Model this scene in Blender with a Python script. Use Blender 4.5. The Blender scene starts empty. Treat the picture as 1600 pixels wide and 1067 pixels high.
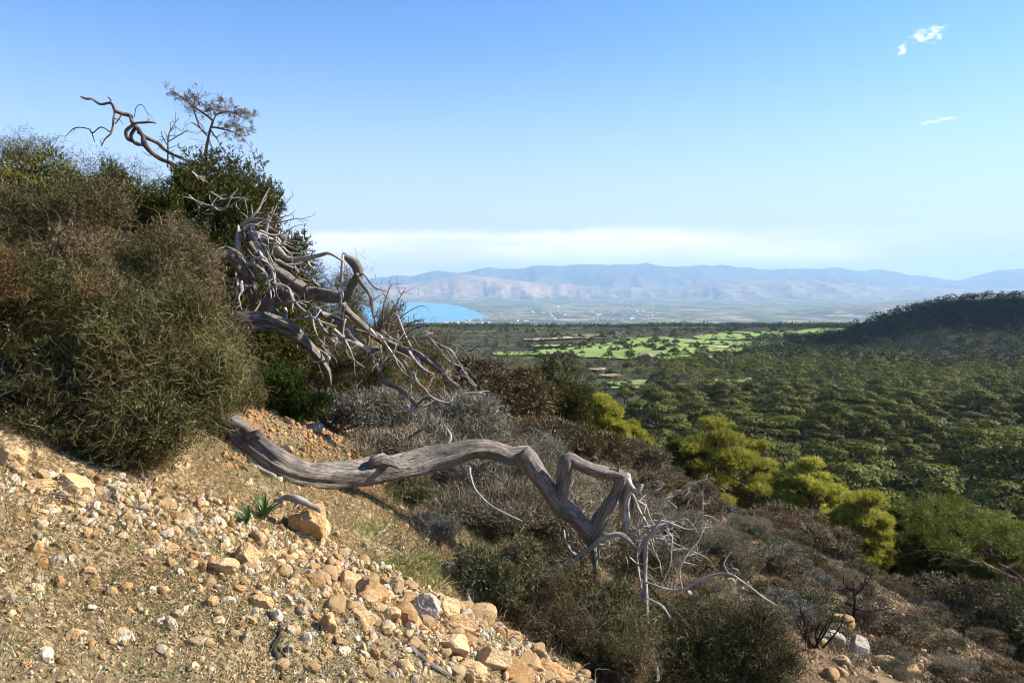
import bpy, math, random
import numpy as np
from mathutils import Vector
R = math.radians
rng = np.random.default_rng(7)
random.seed(7)
scene = bpy.context.scene
C = scene.collection
# ------------------------------------------------------------------ camera, sky, sun, exposure
F = 1256.0            # focal length in photo pixels
HZ = 445.0            # row of the true horizon
cam_d = bpy.data.cameras.new("camera")
cam = bpy.data.objects.new("camera", cam_d); C.objects.link(cam)
cam.rotation_euler = (R(90), 0, 0)
cam_d.sensor_width = 36; cam_d.lens = F/1600*36
cam_d.shift_y = -(533.5-HZ)/1600
cam_d.clip_start = 0.05; cam_d.clip_end = 200000
scene.camera = cam

SUN_EL, SUN_AZ = 33.0, 80.0      # azimuth measured from the view direction towards the right
world = bpy.data.worlds.new("World"); scene.world = world; world.use_nodes = True
wn = world.node_tree.nodes; wl = world.node_tree.links
bg = wn["Background"]; bg.inputs[1].default_value = 0.095
sky = wn.new("ShaderNodeTexSky"); sky.sky_type = 'NISHITA'; sky.sun_disc = False
sky.sun_elevation = R(SUN_EL); sky.sun_rotation = R(SUN_AZ)
sky.altitude = 300; sky.air_density = 1.0; sky.dust_density = 0.0; sky.ozone_density = 3.4
sun_d = bpy.data.lights.new("sun", 'SUN'); sun_d.energy = 5.0; sun_d.angle = R(0.5); sun_d.color = (1.0, 0.93, 0.82)
sun = bpy.data.objects.new("sun", sun_d); C.objects.link(sun)
sd = Vector((math.sin(R(SUN_AZ))*math.cos(R(SUN_EL)), math.cos(R(SUN_AZ))*math.cos(R(SUN_EL)), math.sin(R(SUN_EL))))
sun.rotation_euler = sd.to_track_quat('Z', 'Y').to_euler()
scene.view_settings.view_transform = 'Standard'; scene.view_settings.look = 'None'
scene.view_settings.exposure = 1.27; scene.view_settings.gamma = 1.0
cy = scene.cycles
cy.max_bounces = 5; cy.diffuse_bounces = 3; cy.glossy_bounces = 2; cy.transmission_bounces = 3
cy.volume_bounces = 0; cy.transparent_max_bounces = 4; cy.use_denoising = True
cy.filter_width = 1.0; cy.use_adaptive_sampling = True; cy.adaptive_threshold = 0.02; cy.sample_clamp_indirect = 4

def wmath(op, a, b=None, c=None, nodes=wn, links=wl, clamp=False):
    n = nodes.new("ShaderNodeMath"); n.operation = op; n.use_clamp = clamp
    for i, v in enumerate((a, b, c)):
        if v is None: continue
        if isinstance(v, (int, float)): n.inputs[i].default_value = v
        else: links.new(v, n.inputs[i])
    return n.outputs[0]
def wramp(v, lo, hi, nodes=wn, links=wl):
    n = nodes.new("ShaderNodeMapRange"); n.interpolation_type = 'SMOOTHSTEP'
    links.new(v, n.inputs[0]); n.inputs[1].default_value = lo; n.inputs[2].default_value = hi
    return n.outputs[0]
# clouds live in the sky itself, by compass direction and elevation
tc = wn.new("ShaderNodeTexCoord"); sp = wn.new("ShaderNodeSeparateXYZ"); wl.new(tc.outputs["Generated"], sp.inputs[0])
hx = wmath('ARCTAN2', sp.outputs[0], sp.outputs[1])
hyp = wmath('SQRT', wmath('ADD', wmath('MULTIPLY', sp.outputs[0], sp.outputs[0]), wmath('MULTIPLY', sp.outputs[1], sp.outputs[1])))
el = wmath('ARCTAN2', sp.outputs[2], hyp)
def wnoise(sx, sy, scale, detail=6, off=0.0, rough=.55):
    cb = wn.new("ShaderNodeCombineXYZ")
    wl.new(wmath('MULTIPLY', hx, sx), cb.inputs[0]); wl.new(wmath('MULTIPLY', el, sy), cb.inputs[1]); cb.inputs[2].default_value = off
    n = wn.new("ShaderNodeTexNoise"); n.inputs["Scale"].default_value = scale; n.inputs["Detail"].default_value = detail
    n.inputs["Roughness"].default_value = rough
    wl.new(cb.outputs[0], n.inputs["Vector"]); return n.outputs[0]
n1 = wnoise(1.0, 7.0, 3.0, 7)
top = wmath('ADD', 0.07, wmath('MULTIPLY', wmath('SUBTRACT', wnoise(1, 2, 9, 5, 4.0), .5), .03))
bank = wramp(wmath('SUBTRACT', top, el), -0.004, 0.012)
side = wmath('MULTIPLY', wramp(hx, 0.6, 0.15), 1.0)
bank = wmath('MULTIPLY', bank, wmath('ADD', wmath('MULTIPLY', side, wramp(n1, .2, .62)), wmath('MULTIPLY', wramp(n1, .45, .72), .5)), clamp=True)
def blob(ax, ae, rx, re, tilt, sc, off, lo, hi, st):
    dx = wmath('SUBTRACT', hx, ax); de = wmath('SUBTRACT', wmath('SUBTRACT', el, ae), wmath('MULTIPLY', dx, tilt))
    d = wmath('ADD', wmath('POWER', wmath('ABSOLUTE', wmath('DIVIDE', dx, rx)), 2.0), wmath('POWER', wmath('ABSOLUTE', wmath('DIVIDE', de, re)), 2.0))
    fall = wmath('SUBTRACT', 1.0, d)
    nn = wnoise(1.0, st, sc, 8, off, .62)
    return wramp(wmath('ADD', wmath('MULTIPLY', fall, .34), nn), lo, hi+.14)
def AE(px, py):
    u = (px-800)/F; v = (HZ-py)/F
    return math.atan(u), math.atan2(v, math.hypot(u, 1))
bl = [blob(*AE(1452, 54), .027, .013, .05, 110, 1.3, .66, .86, 1.6), blob(*AE(1408, 78), .009, .012, 0, 120, 2.7, .66, .86, 1.5),
      blob(*AE(1474, 187), .034, .005, .16, 60, 5.1, .68, .9, 3.5)]
tot = bank
for b in bl: tot = wmath('MAXIMUM', tot, wmath('MULTIPLY', b, .85))
mixw = wn.new("ShaderNodeMix"); mixw.data_type = 'RGBA'
pale = wmath('MULTIPLY', wmath('POWER', wramp(el, .36, -.02), 1.3), .97)
hs = wn.new("ShaderNodeHueSaturation"); hs.inputs["Saturation"].default_value = 1.06; wl.new(sky.outputs[0], hs.inputs["Color"])
tn_ = wn.new("ShaderNodeMix"); tn_.data_type = 'RGBA'; tn_.blend_type = 'MULTIPLY'; tn_.inputs[0].default_value = 1; tn_.inputs[7].default_value = (.68, .84, 1.0, 1); wl.new(hs.outputs[0], tn_.inputs[6])
pm = wn.new("ShaderNodeMix"); pm.data_type = 'RGBA'; wl.new(pale, pm.inputs[0]); wl.new(tn_.outputs[2], pm.inputs[6]); pm.inputs[7].default_value = (3.45, 3.8, 4.7, 1)
wl.new(tot, mixw.inputs[0]); wl.new(pm.outputs[2], mixw.inputs[6]); mixw.inputs[7].default_value = (6.2, 5.9, 6.0, 1)
wl.new(mixw.outputs[2], bg.inputs[0])

# ------------------------------------------------------------------ noise and terrain heights
def _h(ix, iy, s):
    n = (ix*374761393 + iy*668265263 + s*974634777) & 0xFFFFFFFF
    n = ((n ^ (n >> 13))*1274126177) & 0xFFFFFFFF
    return ((n ^ (n >> 16)) & 0xFFFFFF)/float(0xFFFFFF)
def vn(x, y, s=0):
    x = np.asarray(x, float); y = np.asarray(y, float)
    fx = np.floor(x); fy = np.floor(y); ix = fx.astype(np.int64); iy = fy.astype(np.int64)
    tx = x-fx; ty = y-fy; tx = tx*tx*(3-2*tx); ty = ty*ty*(3-2*ty)
    a = _h(ix, iy, s); b = _h(ix+1, iy, s); c = _h(ix, iy+1, s); d = _h(ix+1, iy+1, s)
    return (a+(b-a)*tx)*(1-ty)+(c+(d-c)*tx)*ty
def fbm(x, y, s=0, o=4, g=.5):
    t = 0; a = 1.; n = 0
    for i in range(o):
        t = t+a*(vn(x*2**i, y*2**i, s+i*17)-.5)*2; n += a; a *= g
    return t/n
def ridged(x, y, s=0, o=4):
    t = 0; a = 1.; n = 0
    for i in range(o):
        t = t+a*(1-2*np.abs(vn(x*2**i, y*2**i, s+i*13)-.5)*1.6); n += a; a *= .5
    return t/n
def sst(a, b, x):
    t = np.clip((x-a)/(b-a), 0, 1); return t*t*(3-2*t)
def tab(px, pts, scale):
    xs = [p[0] for p in pts]; return (HZ-np.interp(px, xs, [p[1] for p in pts]))/F*scale
MA = [(300,440),(500,437),(575,435),(610,430),(640,427),(680,426),(700,424),(730,421),(748,417),(765,415),(785,419),(820,419),(850,415),(870,413),(905,412),(950,414),(985,413),(1010,411),(1060,413),(1090,412),(1140,412),(1165,415),(1200,417),(1260,416),(1300,419),(1360,422),(1400,424),(1440,431),(1470,436),(1500,436),(1530,430),(1560,424),(1600,421),(1700,419),(2200,430)]
MB_ = [(300,450),(560,447),(600,443),(650,440),(690,434),(720,430),(760,431),(790,435),(850,441),(900,446),(960,449),(1010,448),(1060,444),(1150,439),(1230,437),(1290,439),(1330,443),(1400,450),(1500,452),(1600,447),(2000,450)]
MC = [(1000,520),(1200,492),(1300,481),(1350,476),(1420,469),(1480,462),(1540,458),(1600,457),(1700,455),(2000,460)]
HILL = [(900,-110),(1080,-98),(1150,-82),(1250,-65),(1300,-56),(1340,-46),(1380,-37),(1420,-29),(1480,-20),(1550,-16.5),(1600,-15.5),(1700,-12),(1900,-8),(2300,-20),(3000,-60)]
COAST = [(4700,200),(5200,480),(5600,600),(6077,655),(6400,700),(6800,742),(7536,765),(8300,756),(9400,742),(12560,700),(13600,640),(13950,570),(14300,300),(14600,-2000)]
def smax(a, b, k):
    h = np.clip(.5+.5*(a-b)/k, 0, 1); return b+(a-b)*h+k*h*(1-h)
def G(x, y, fine=True):
    x = np.asarray(x, float); y = np.asarray(y, float)
    X = 60*np.tanh(x/60)
    zn = -1.6-.5*X-.1*np.clip(y, -60, 300)-.006*np.maximum(0, y-32)**2
    zn = zn-.75*np.exp(-((x-1.75)/1.15)**2-((y-7.0)/2.8)**2)
    r = np.hypot(x, y)
    if fine:
        zn = zn+fbm(x*.35, y*.35, 3, 3)*.16*sst(1.0, 5, r)+fbm(x*1.7, y*1.7, 9, 4)*.055+fbm(x*.09, y*.09, 31, 3)*.9*sst(9, 30, r)+(ridged(x*9, y*9, 77, 2)-.5)*.022
    ay = np.maximum(y, 1)
    px = 800+F*x/ay
    zv = np.interp(y, [0,60,120,250,400,600,950,1500,2500,4500,6000,13000,15000,50000], [-28,-31,-35,-40,-42,-44,-51,-80,-132,-240,-291,-296,-288,-288])
    zv = zv+fbm(x/90, y/90, 40, 4)*(2+np.clip(y, 0, 900)*.002)*(1-sst(3000, 5200, y))+fbm(x/700, y/700, 50, 4)*12*sst(1000, 2400, y)*(1-sst(4200, 5600, y))
    hc = np.interp(px, [p[0] for p in HILL], [p[1] for p in HILL])+fbm(x/60, y/60, 61, 4)*5
    fr = np.maximum(620-y, 0); hc = hc*.72+1
    hz = hc-(44*sst(0, 230, fr))-np.maximum(fr-230, 0)*.3-np.maximum(y-620, 0)*.16
    hz = np.where(y > 120, hz, -500)
    zv = smax(zv, hz, 6)
    m = sst(-6, 22, np.interp(y, [c[0] for c in COAST], [c[1] for c in COAST])-px+fbm(x/300, y/300, 5, 3)*10)
    m = np.where((y > 4700) & (y < 14600), m, 0)
    zv = zv*(1-m)-345*m
    # mountains: three ranges
    w = fbm(x/2600, y/2600, 70, 3)*1500
    for (T, y0, toe, back, amp, fq) in ((MA, 24500, 15800, 31000, 420, 1500.), (MB_, 18000, 15000, 22500, 260, 800.), (MC, 8800, 6300, 12000, 55, 500.)):
        cr = tab(px, T, y0)+(ridged(x/fq, y/fq*.3, 66, 4)-.6)*amp*.35
        up = sst(toe, y0, y+w*.25*(y0/24000)); dn = 1-sst(y0, back, y)
        s = up**1.25*dn
        g = ridged((x+w*.3)/fq, (y+w)/(fq*2.4), 80, 5)-.75
        z = -288+(cr+288)*s+g*amp*4*up*(1-up)*np.where(y < y0, 1, dn)+fbm(x/fq*1.5, y/fq*1.5, 90, 4)*amp*.1*s
        if T is MC: z = np.where(px > 1000, z, -400)
        zv = np.where(y > toe, np.maximum(zv, z), zv)
    return smax(zn, zv, 6)
def gy(px, py, y0=1.4, y1=70):
    """depth at which the sight line through a photo pixel meets the ground"""
    px = np.atleast_1d(np.asarray(px, float)); py = np.atleast_1d(np.asarray(py, float))
    ys = np.geomspace(y0, y1, 420)[None]
    u = ((px-800)/F)[:, None]; v = ((HZ-py)/F)[:, None]
    d = (v*ys-G(u*ys, np.broadcast_to(ys, u.shape[:1]+ys.shape[1:])))
    i = np.argmax(d < 0, axis=1); ok = d[np.arange(len(px)), i] < 0
    return np.where(ok, ys[0][i], y1)
def P(px, py, d): return np.array([(px-800)/F*d, d, (HZ-py)/F*d])
def on_ground(px, py):
    d = float(gy(px, py)[0]); x = (px-800)/F*d
    return np.array([x, d, float(G(x, d))])
def to_px(x, y, z): return 800+F*x/y, HZ-F*z/y

# ------------------------------------------------------------------ mesh helpers
def link(o):
    C.objects.link(o); return o
def mk(name, V, faces, material, parent=None, smooth=False, tint=None, uv=None, local=False):
    """faces: list of int arrays (n,k). V in world space unless local"""
    V = np.asarray(V, np.float64)
    if parent is not None and not local: V = V-np.array(parent.location)
    me = bpy.data.meshes.new(name)
    if not isinstance(faces, (list, tuple)): faces = [faces]
    faces = [f for f in faces if len(f)]
    nl = sum(f.size for f in faces); nf = sum(len(f) for f in faces)
    me.vertices.add(len(V)); me.vertices.foreach_set("co", V.astype(np.float32).ravel())
    me.loops.add(nl); me.polygons.add(nf)
    li = np.concatenate([f.ravel() for f in faces]).astype(np.int32)
    me.loops.foreach_set("vertex_index", li)
    tots = np.concatenate([np.full(len(f), f.shape[1]) for f in faces]); st = np.concatenate([[0], np.cumsum(tots)[:-1]])
    me.polygons.foreach_set("loop_start", st.astype(np.int32))
    me.polygons.foreach_set("use_smooth", np.full(nf, smooth))
    if uv is not None:
        l = me.uv_layers.new(name="UVMap"); l.data.foreach_set("uv", np.asarray(uv)[li].astype(np.float32).ravel())
    if tint is not None:
        a = me.attributes.new("tint", 'FLOAT', 'POINT'); a.data.foreach_set("value", np.asarray(tint, np.float32))
    me.update(calc_edges=True)
    me.materials.append(material)
    o = bpy.data.objects.new(name, me); link(o)
    if parent is not None: o.parent = parent
    return o
def tag(o, label=None, cat=None, group=None, kind=None):
    if label: o["label"] = label
    if cat: o["category"] = cat
    if group: o["group"] = group
    if kind: o["kind"] = kind
    return o
def empty(name, loc, label, cat, group=None):
    o = bpy.data.objects.new(name, None); link(o); o.location = tuple(float(v) for v in loc); o.empty_display_size = .2
    return tag(o, label, cat, group)
def copy_tree(src, loc, rotz, scale, label=None, group=None):
    r = src.copy(); C.objects.link(r); r.location = tuple(float(v) for v in loc)
    r.rotation_euler = (0, 0, rotz); r.scale = scale if hasattr(scale, '__len__') else (scale,)*3
    if label: r["label"] = label
    if group: r["group"] = group
    for ch in src.children:
        c = ch.copy(); C.objects.link(c); c.parent = r
    return r
class Acc:
    def __init__(s): s.V = []; s.Q = {}; s.T = []; s.U = []; s.n = 0
    def add(s, V, Fs, tint=None, uv=None):
        if not isinstance(Fs, (list, tuple)): Fs = [Fs]
        for f in Fs:
            if len(f): s.Q.setdefault(f.shape[1], []).append(f+s.n)
        s.V.append(V); s.n += len(V)
        s.T.append(np.zeros(len(V)) if tint is None else np.broadcast_to(tint, len(V)))
        s.U.append(np.zeros((len(V), 2)) if uv is None else uv)
    def out(s): return np.concatenate(s.V), [np.concatenate(q) for q in s.Q.values()], np.concatenate(s.T), np.concatenate(s.U)
    def mk(s, name, m, parent=None, smooth=False, local=False):
        V, Q, T, U = s.out(); return mk(name, V, Q, m, parent, smooth, T, U, local)
def unit(v): return v/np.maximum(np.linalg.norm(v, axis=-1, keepdims=True), 1e-9)
def rdir(n, g=rng): return unit(g.normal(size=(n, 3)))
def strands(p, d, L, W, nseg=2, zig=.35, g=rng, tip=.35, grav=0.):
    n = len(p); L = np.broadcast_to(L, n)[:, None]; W = np.broadcast_to(W, n)[:, None]
    side = unit(np.cross(d, rdir(n, g))); out = []; q = p.copy(); dd = d.copy()
    for k in range(nseg+1):
        w = W*(1-(1-tip)*k/nseg)*.5
        out.append(q-side*w); out.append(q+side*w)
        dd = unit(dd+rdir(n, g)*zig+np.array([0, 0, -grav])); q = q+dd*L/nseg
    V = np.stack(out, 1).reshape(-1, 3); m = 2*(nseg+1)
    b = (np.arange(n)*m)[:, None]; f = []
    for k in range(nseg): f.append(b+np.array([[2*k, 2*k+1, 2*k+3, 2*k+2]]))
    return V, np.concatenate(f)
def leaves(p, d, L, W, g=rng, nrm=None):
    n = len(p); L = np.broadcast_to(L, n)[:, None]; W = np.broadcast_to(W, n)[:, None]
    if nrm is not None: d = unit(np.cross(nrm+rdir(n, g)*.3, d))
    s = unit(np.cross(d, rdir(n, g) if nrm is None else nrm+rdir(n, g)*.3))*W*.5
    V = np.stack([p, p+d*L*.45+s, p+d*L, p+d*L*.45-s], 1).reshape(-1, 3)
    return V, np.arange(4*n).reshape(-1, 4)
def rep(t, k): return np.repeat(t, k)
def crom(pts, step):
    pts = np.asarray(pts, float)
    if len(pts) == 2: pts = np.array([pts[0], (pts[0]+pts[1])/2, pts[1]])
    a = np.vstack([2*pts[0]-pts[1], pts, 2*pts[-1]-pts[-2]]); out = []
    for i in range(1, len(a)-2):
        L = np.linalg.norm(a[i+1][:3]-a[i][:3]); n = max(2, int(L/step)); t = np.linspace(0, 1, n, endpoint=False)[:, None]
        p0, p1, p2, p3 = a[i-1], a[i], a[i+1], a[i+2]
        out.append(.5*((2*p1)+(-p0+p2)*t+(2*p0-5*p1+4*p2-p3)*t*t+(-p0+3*p1-3*p2+p3)*t**3))
    out.append(pts[-1][None]); return np.vstack(out)
def tube(pts4, seg=10, step=None, flute=.12, seed=0, cap=True):
    """pts4: rows x,y,z,r. gnarled limb with its own flutes, knots and twist"""
    pts4 = np.asarray(pts4, float); rm = pts4[:, 3].mean()
    c = crom(pts4, step or max(rm*.9, .006)); p = c[:, :3]; r = np.maximum(c[:, 3], pts4[:, 3].min()*.6)
    n = len(p); t = unit(np.gradient(p, axis=0)); up = np.array([0.03, .05, 1.]) if abs(t[0][2]) < .9 else np.array([1., 0, 0])
    s = np.cross(t[0], up); s /= np.linalg.norm(s); N = [s]
    for i in range(1, n):
        v = N[-1]-t[i]*np.dot(N[-1], t[i]); N.append(v/max(np.linalg.norm(v), 1e-9))
    N = np.array(N); B = np.cross(t, N); L = np.concatenate([[0], np.cumsum(np.linalg.norm(np.diff(p, axis=0), axis=1))])
    th = np.linspace(0, 2*np.pi, seg+1)[None]; q = (L/rm)[:, None]
    ph = seed*1.7
    k = 1+flute*(.5*np.sin(2*th+q*.25+ph)+.4*np.sin(3*th-q*.2+ph*2)+.35*np.sin(5*th+q*.33+ph*3)+.2*np.sin(9*th-q*.15+ph))
    cs = np.cos(th); sn = np.sin(th)
    k = k+flute*1.1*(fbm(cs*1.6+q*.35+seed, sn*1.6+seed*3.1, 5, 3))
    bl = sst(.55, .95, vn(q*.22+seed*7.7, cs*0+seed, 3))*flute*.7; k = k+bl*(.5+.5*np.cos(th-q*.1+ph))
    rr = (r[:, None]*k)[..., None]
    V = p[:, None]+rr*(N[:, None]*cs[..., None]+B[:, None]*sn[..., None])
    V = V.reshape(-1, 3); m = seg+1
    i = np.arange(n-1)[:, None]*m; j = np.arange(seg)[None]
    f = np.stack([i+j, i+j+1, i+j+m+1, i+j+m], -1).reshape(-1, 4)
    uv = np.stack([np.broadcast_to(th/(2*np.pi)*max(1, round(rm*40)), (n, m)), np.broadcast_to(L[:, None]*6, (n, m))], -1).reshape(-1, 2)
    Fs = [f]
    if cap:
        V = np.vstack([V, p[0]-t[0]*r[0]*.35, p[-1]+t[-1]*r[-1]*.6]); uv = np.vstack([uv, [0, 0], [0, L[-1]*6]])
        a = len(V)-2; j = np.arange(seg)
        Fs.append(np.stack([np.full(seg, a), j+1, j], 1)); e = (n-1)*m
        Fs.append(np.stack([np.full(seg, a+1), e+j, e+j+1], 1))
    return V, Fs, uv

# ------------------------------------------------------------------ materials
def newmat(name):
    m = bpy.data.materials.new(name); m.use_nodes = True; nt = m.node_tree
    return m, nt.nodes, nt.links, nt.nodes["Principled BSDF"]
def N(nodes, t, **kw):
    n = nodes.new(t)
    for k, v in kw.items():
        if k in ('operation', 'data_type', 'blend_type', 'feature', 'interpolation_type', 'noise_type', 'distance'): setattr(n, k, v)
        else: n.inputs[k].default_value = v
    return n
def ramp(nodes, links, src, stops):
    r = nodes.new("ShaderNodeValToRGB"); e = r.color_ramp.elements
    while len(e) < len(stops): e.new(.5)
    for i, (p, c) in enumerate(stops): e[i].position = p; e[i].color = (*c, 1)
    links.new(src, r.inputs[0]); return r.outputs[0]
def mixc(nodes, links, f, a, b, bt='MIX'):
    n = nodes.new("ShaderNodeMix"); n.data_type = 'RGBA'; n.blend_type = bt
    for i, v in ((0, f), (6, a), (7, b)):
        if isinstance(v, (int, float)): n.inputs[i].default_value = v
        elif isinstance(v, tuple): n.inputs[i].default_value = (*v, 1)
        else: links.new(v, n.inputs[i])
    return n.outputs[2]
def leafmat(name, stops, trans=.25, rough=.75, patch=None, spec=.07):
    m, n, l, b = newmat(name)
    a = n.new("ShaderNodeAttribute"); a.attribute_name = "tint"
    src = a.outputs["Fac"]
    col = ramp(n, l, src, stops)
    if patch:     # drier or greener clumps of foliage
        g = n.new("ShaderNodeNewGeometry"); no = N(n, "ShaderNodeTexNoise", Scale=patch[0], Detail=3.); l.new(g.outputs["Position"], no.inputs["Vector"])
        mr = N(n, "ShaderNodeMapRange"); mr.interpolation_type = 'SMOOTHSTEP'; l.new(no.outputs[0], mr.inputs[0]); mr.inputs[1].default_value = patch[2]; mr.inputs[2].default_value = patch[3]
        col = mixc(n, l, mr.outputs[0], col, mixc(n, l, .75, col, patch[1]))
    oi = n.new("ShaderNodeObjectInfo"); hv = N(n, "ShaderNodeHueSaturation")
    l.new(wmath('ADD', wmath('MULTIPLY', oi.outputs["Random"], .5, nodes=n, links=l), .75, nodes=n, links=l), hv.inputs["Value"])
    l.new(col, hv.inputs["Color"]); col = hv.outputs[0]
    l.new(col, b.inputs["Base Color"]); b.inputs["Roughness"].default_value = rough; b.inputs["Specular IOR Level"].default_value = spec
    t = n.new("ShaderNodeBsdfTranslucent"); l.new(col, t.inputs[0]); mx = n.new("ShaderNodeMixShader"); mx.inputs[0].default_value = trans
    l.new(b.outputs[0], mx.inputs[1]); l.new(t.outputs[0], mx.inputs[2]); l.new(mx.outputs[0], n["Material Output"].inputs[0])
    return m
def woodmat(name, ca, cb, dark, bump=.6, warm=None):
    m, n, l, b = newmat(name)
    uv = n.new("ShaderNodeUVMap"); mp = N(n, "ShaderNodeMapping"); mp.inputs["Scale"].default_value = (5, .55, 1); l.new(uv.outputs[0], mp.inputs[0])
    n1 = N(n, "ShaderNodeTexNoise", Scale=2.6, Detail=12., Roughness=.74, Distortion=1.1); l.new(mp.outputs[0], n1.inputs["Vector"])
    mp2 = N(n, "ShaderNodeMapping"); mp2.inputs["Scale"].default_value = (9, .35, 1); l.new(uv.outputs[0], mp2.inputs[0])
    v = N(n, "ShaderNodeTexNoise", Scale=4., Detail=4., Roughness=.5, Distortion=.8); l.new(mp2.outputs[0], v.inputs["Vector"])
    g = n.new("ShaderNodeNewGeometry"); n3 = N(n, "ShaderNodeTexNoise", Scale=6., Detail=8., Roughness=.65); l.new(g.outputs["Position"], n3.inputs["Vector"])
    c = ramp(n, l, n1.outputs[0], [(.32, dark), (.47, ca), (.66, cb)])
    crack = ramp(n, l, v.outputs[0], [(.38, (0, 0, 0)), (.45, (1, 1, 1))])
    c = mixc(n, l, wmath('MULTIPLY', wmath('SUBTRACT', 1., crack, nodes=n, links=l), .95, nodes=n, links=l), c, dark)
    c = mixc(n, l, wramp(n3.outputs[0], .62, .38, n, l), c, mixc(n, l, .5, c, dark))
    if warm:
        c = mixc(n, l, wmath('MULTIPLY', wramp(n3.outputs[0], .5, .68, n, l), .6, nodes=n, links=l), c, warm)
    l.new(c, b.inputs["Base Color"]); b.inputs["Roughness"].default_value = .78; b.inputs["Specular IOR Level"].default_value = .25
    bp = N(n, "ShaderNodeBump", Strength=bump, Distance=.02)
    l.new(wmath('ADD', n1.outputs[0], wmath('MULTIPLY', crack, .6, nodes=n, links=l), nodes=n, links=l), bp.inputs["Height"]); l.new(bp.outputs[0], b.inputs["Normal"])
    return m
M = {}
M['dead'] = woodmat("weathered_wood", (.235, .2, .168), (.43, .385, .335), (.05, .038, .03), .8, (.27, .19, .12))
M['deadpale'] = woodmat("bleached_wood", (.4, .375, .34), (.58, .55, .51), (.12, .1, .08), .5)
M['deadbrown'] = woodmat("brown_dead_wood", (.2, .15, .11), (.32, .27, .22), (.05, .035, .025), .7)
M['black'] = woodmat("charred_wood", (.035, .028, .024), (.07, .06, .05), (.012, .01, .009), .7)
M['bark'] = woodmat("pine_bark", (.17, .095, .06), (.26, .16, .11), (.045, .028, .02), .8)
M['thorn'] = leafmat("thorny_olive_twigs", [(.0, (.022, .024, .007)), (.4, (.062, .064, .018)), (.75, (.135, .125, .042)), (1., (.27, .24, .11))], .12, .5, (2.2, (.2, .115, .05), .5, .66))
M['thornbrown'] = leafmat("thorny_brown_twigs", [(.0, (.03, .02, .01)), (.4, (.085, .06, .026)), (.75, (.18, .13, .07)), (1., (.33, .26, .18))], .12, .5, (2.6, (.08, .088, .03), .46, .62))
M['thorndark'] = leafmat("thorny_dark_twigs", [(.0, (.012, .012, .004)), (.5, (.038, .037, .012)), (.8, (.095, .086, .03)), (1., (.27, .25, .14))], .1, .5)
M['juniper'] = leafmat("juniper_scales", [(.0, (.02, .024, .006)), (.55, (.062, .068, .015)), (1., (.14, .135, .035))], .15, .6, (1.7, (.16, .115, .04), .56, .7))
M['brightgreen'] = leafmat("fresh_green_leaves", [(.0, (.022, .035, .008)), (.5, (.055, .085, .016)), (1., (.12, .145, .035))], .25, .5)
M['greytwig'] = leafmat("grey_bare_twigs", [(.0, (.07, .058, .045)), (.5, (.17, .15, .12)), (1., (.42, .385, .33))], .03, .8)
M['greyleaf'] = leafmat("small_olive_leaves", [(.0, (.035, .04, .018)), (.55, (.1, .105, .045)), (1., (.24, .21, .11))], .2, .5)
M['russet'] = leafmat("russet_dry_leaves", [(.0, (.06, .035, .02)), (.4, (.125, .08, .038)), (.7, (.11, .1, .042)), (1., (.28, .21, .13))], .15, .6)
M['heath'] = leafmat("low_heath_leaves", [(.0, (.032, .025, .013)), (.5, (.105, .085, .044)), (1., (.29, .24, .15))], .15, .6, (.8, (.17, .1, .06), .5, .62))
M['sage'] = leafmat("grey_sage_leaves", [(.0, (.06, .06, .045)), (.5, (.14, .135, .1)), (1., (.28, .26, .21))], .1, .7)
M['pinebright'] = leafmat("sunlit_pine_needles", [(.0, (.06, .07, .01)), (.45, (.27, .27, .035)), (1., (.56, .5, .1))], .48, .5)
M['pineolive'] = leafmat("olive_pine_needles", [(.0, (.04, .055, .01)), (.5, (.115, .135, .022)), (1., (.24, .24, .05))], .32, .5)
M['forest'] = leafmat("forest_pine_needles", [(.0, (.026, .032, .006)), (.5, (.092, .1, .018)), (1., (.2, .19, .038))], .18, .6)
M['forestrust'] = leafmat("rusty_pine_needles", [(.0, (.05, .04, .015)), (.5, (.11, .085, .035)), (1., (.19, .15, .06))], .2, .6)
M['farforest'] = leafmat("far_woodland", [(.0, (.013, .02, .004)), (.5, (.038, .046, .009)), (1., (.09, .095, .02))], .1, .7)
M['grass'] = leafmat("grass_blades", [(.0, (.28, .21, .1)), (.35, (.2, .16, .07)), (.5, (.1, .13, .025)), (1., (.16, .24, .04))], .35, .5)
M['herb'] = leafmat("creeping_herb_leaves", [(.0, (.05, .065, .025)), (.6, (.1, .13, .045)), (1., (.2, .2, .1))], .2, .5)
M['squill'] = leafmat("strap_leaves", [(.0, (.02, .06, .015)), (1., (.07, .15, .035))], .2, .3, spec=.6)
M['litter'] = leafmat("dry_twig_litter", [(.0, (.08, .055, .035)), (.5, (.22, .17, .12)), (1., (.42, .37, .3))], .03, .8)
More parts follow.
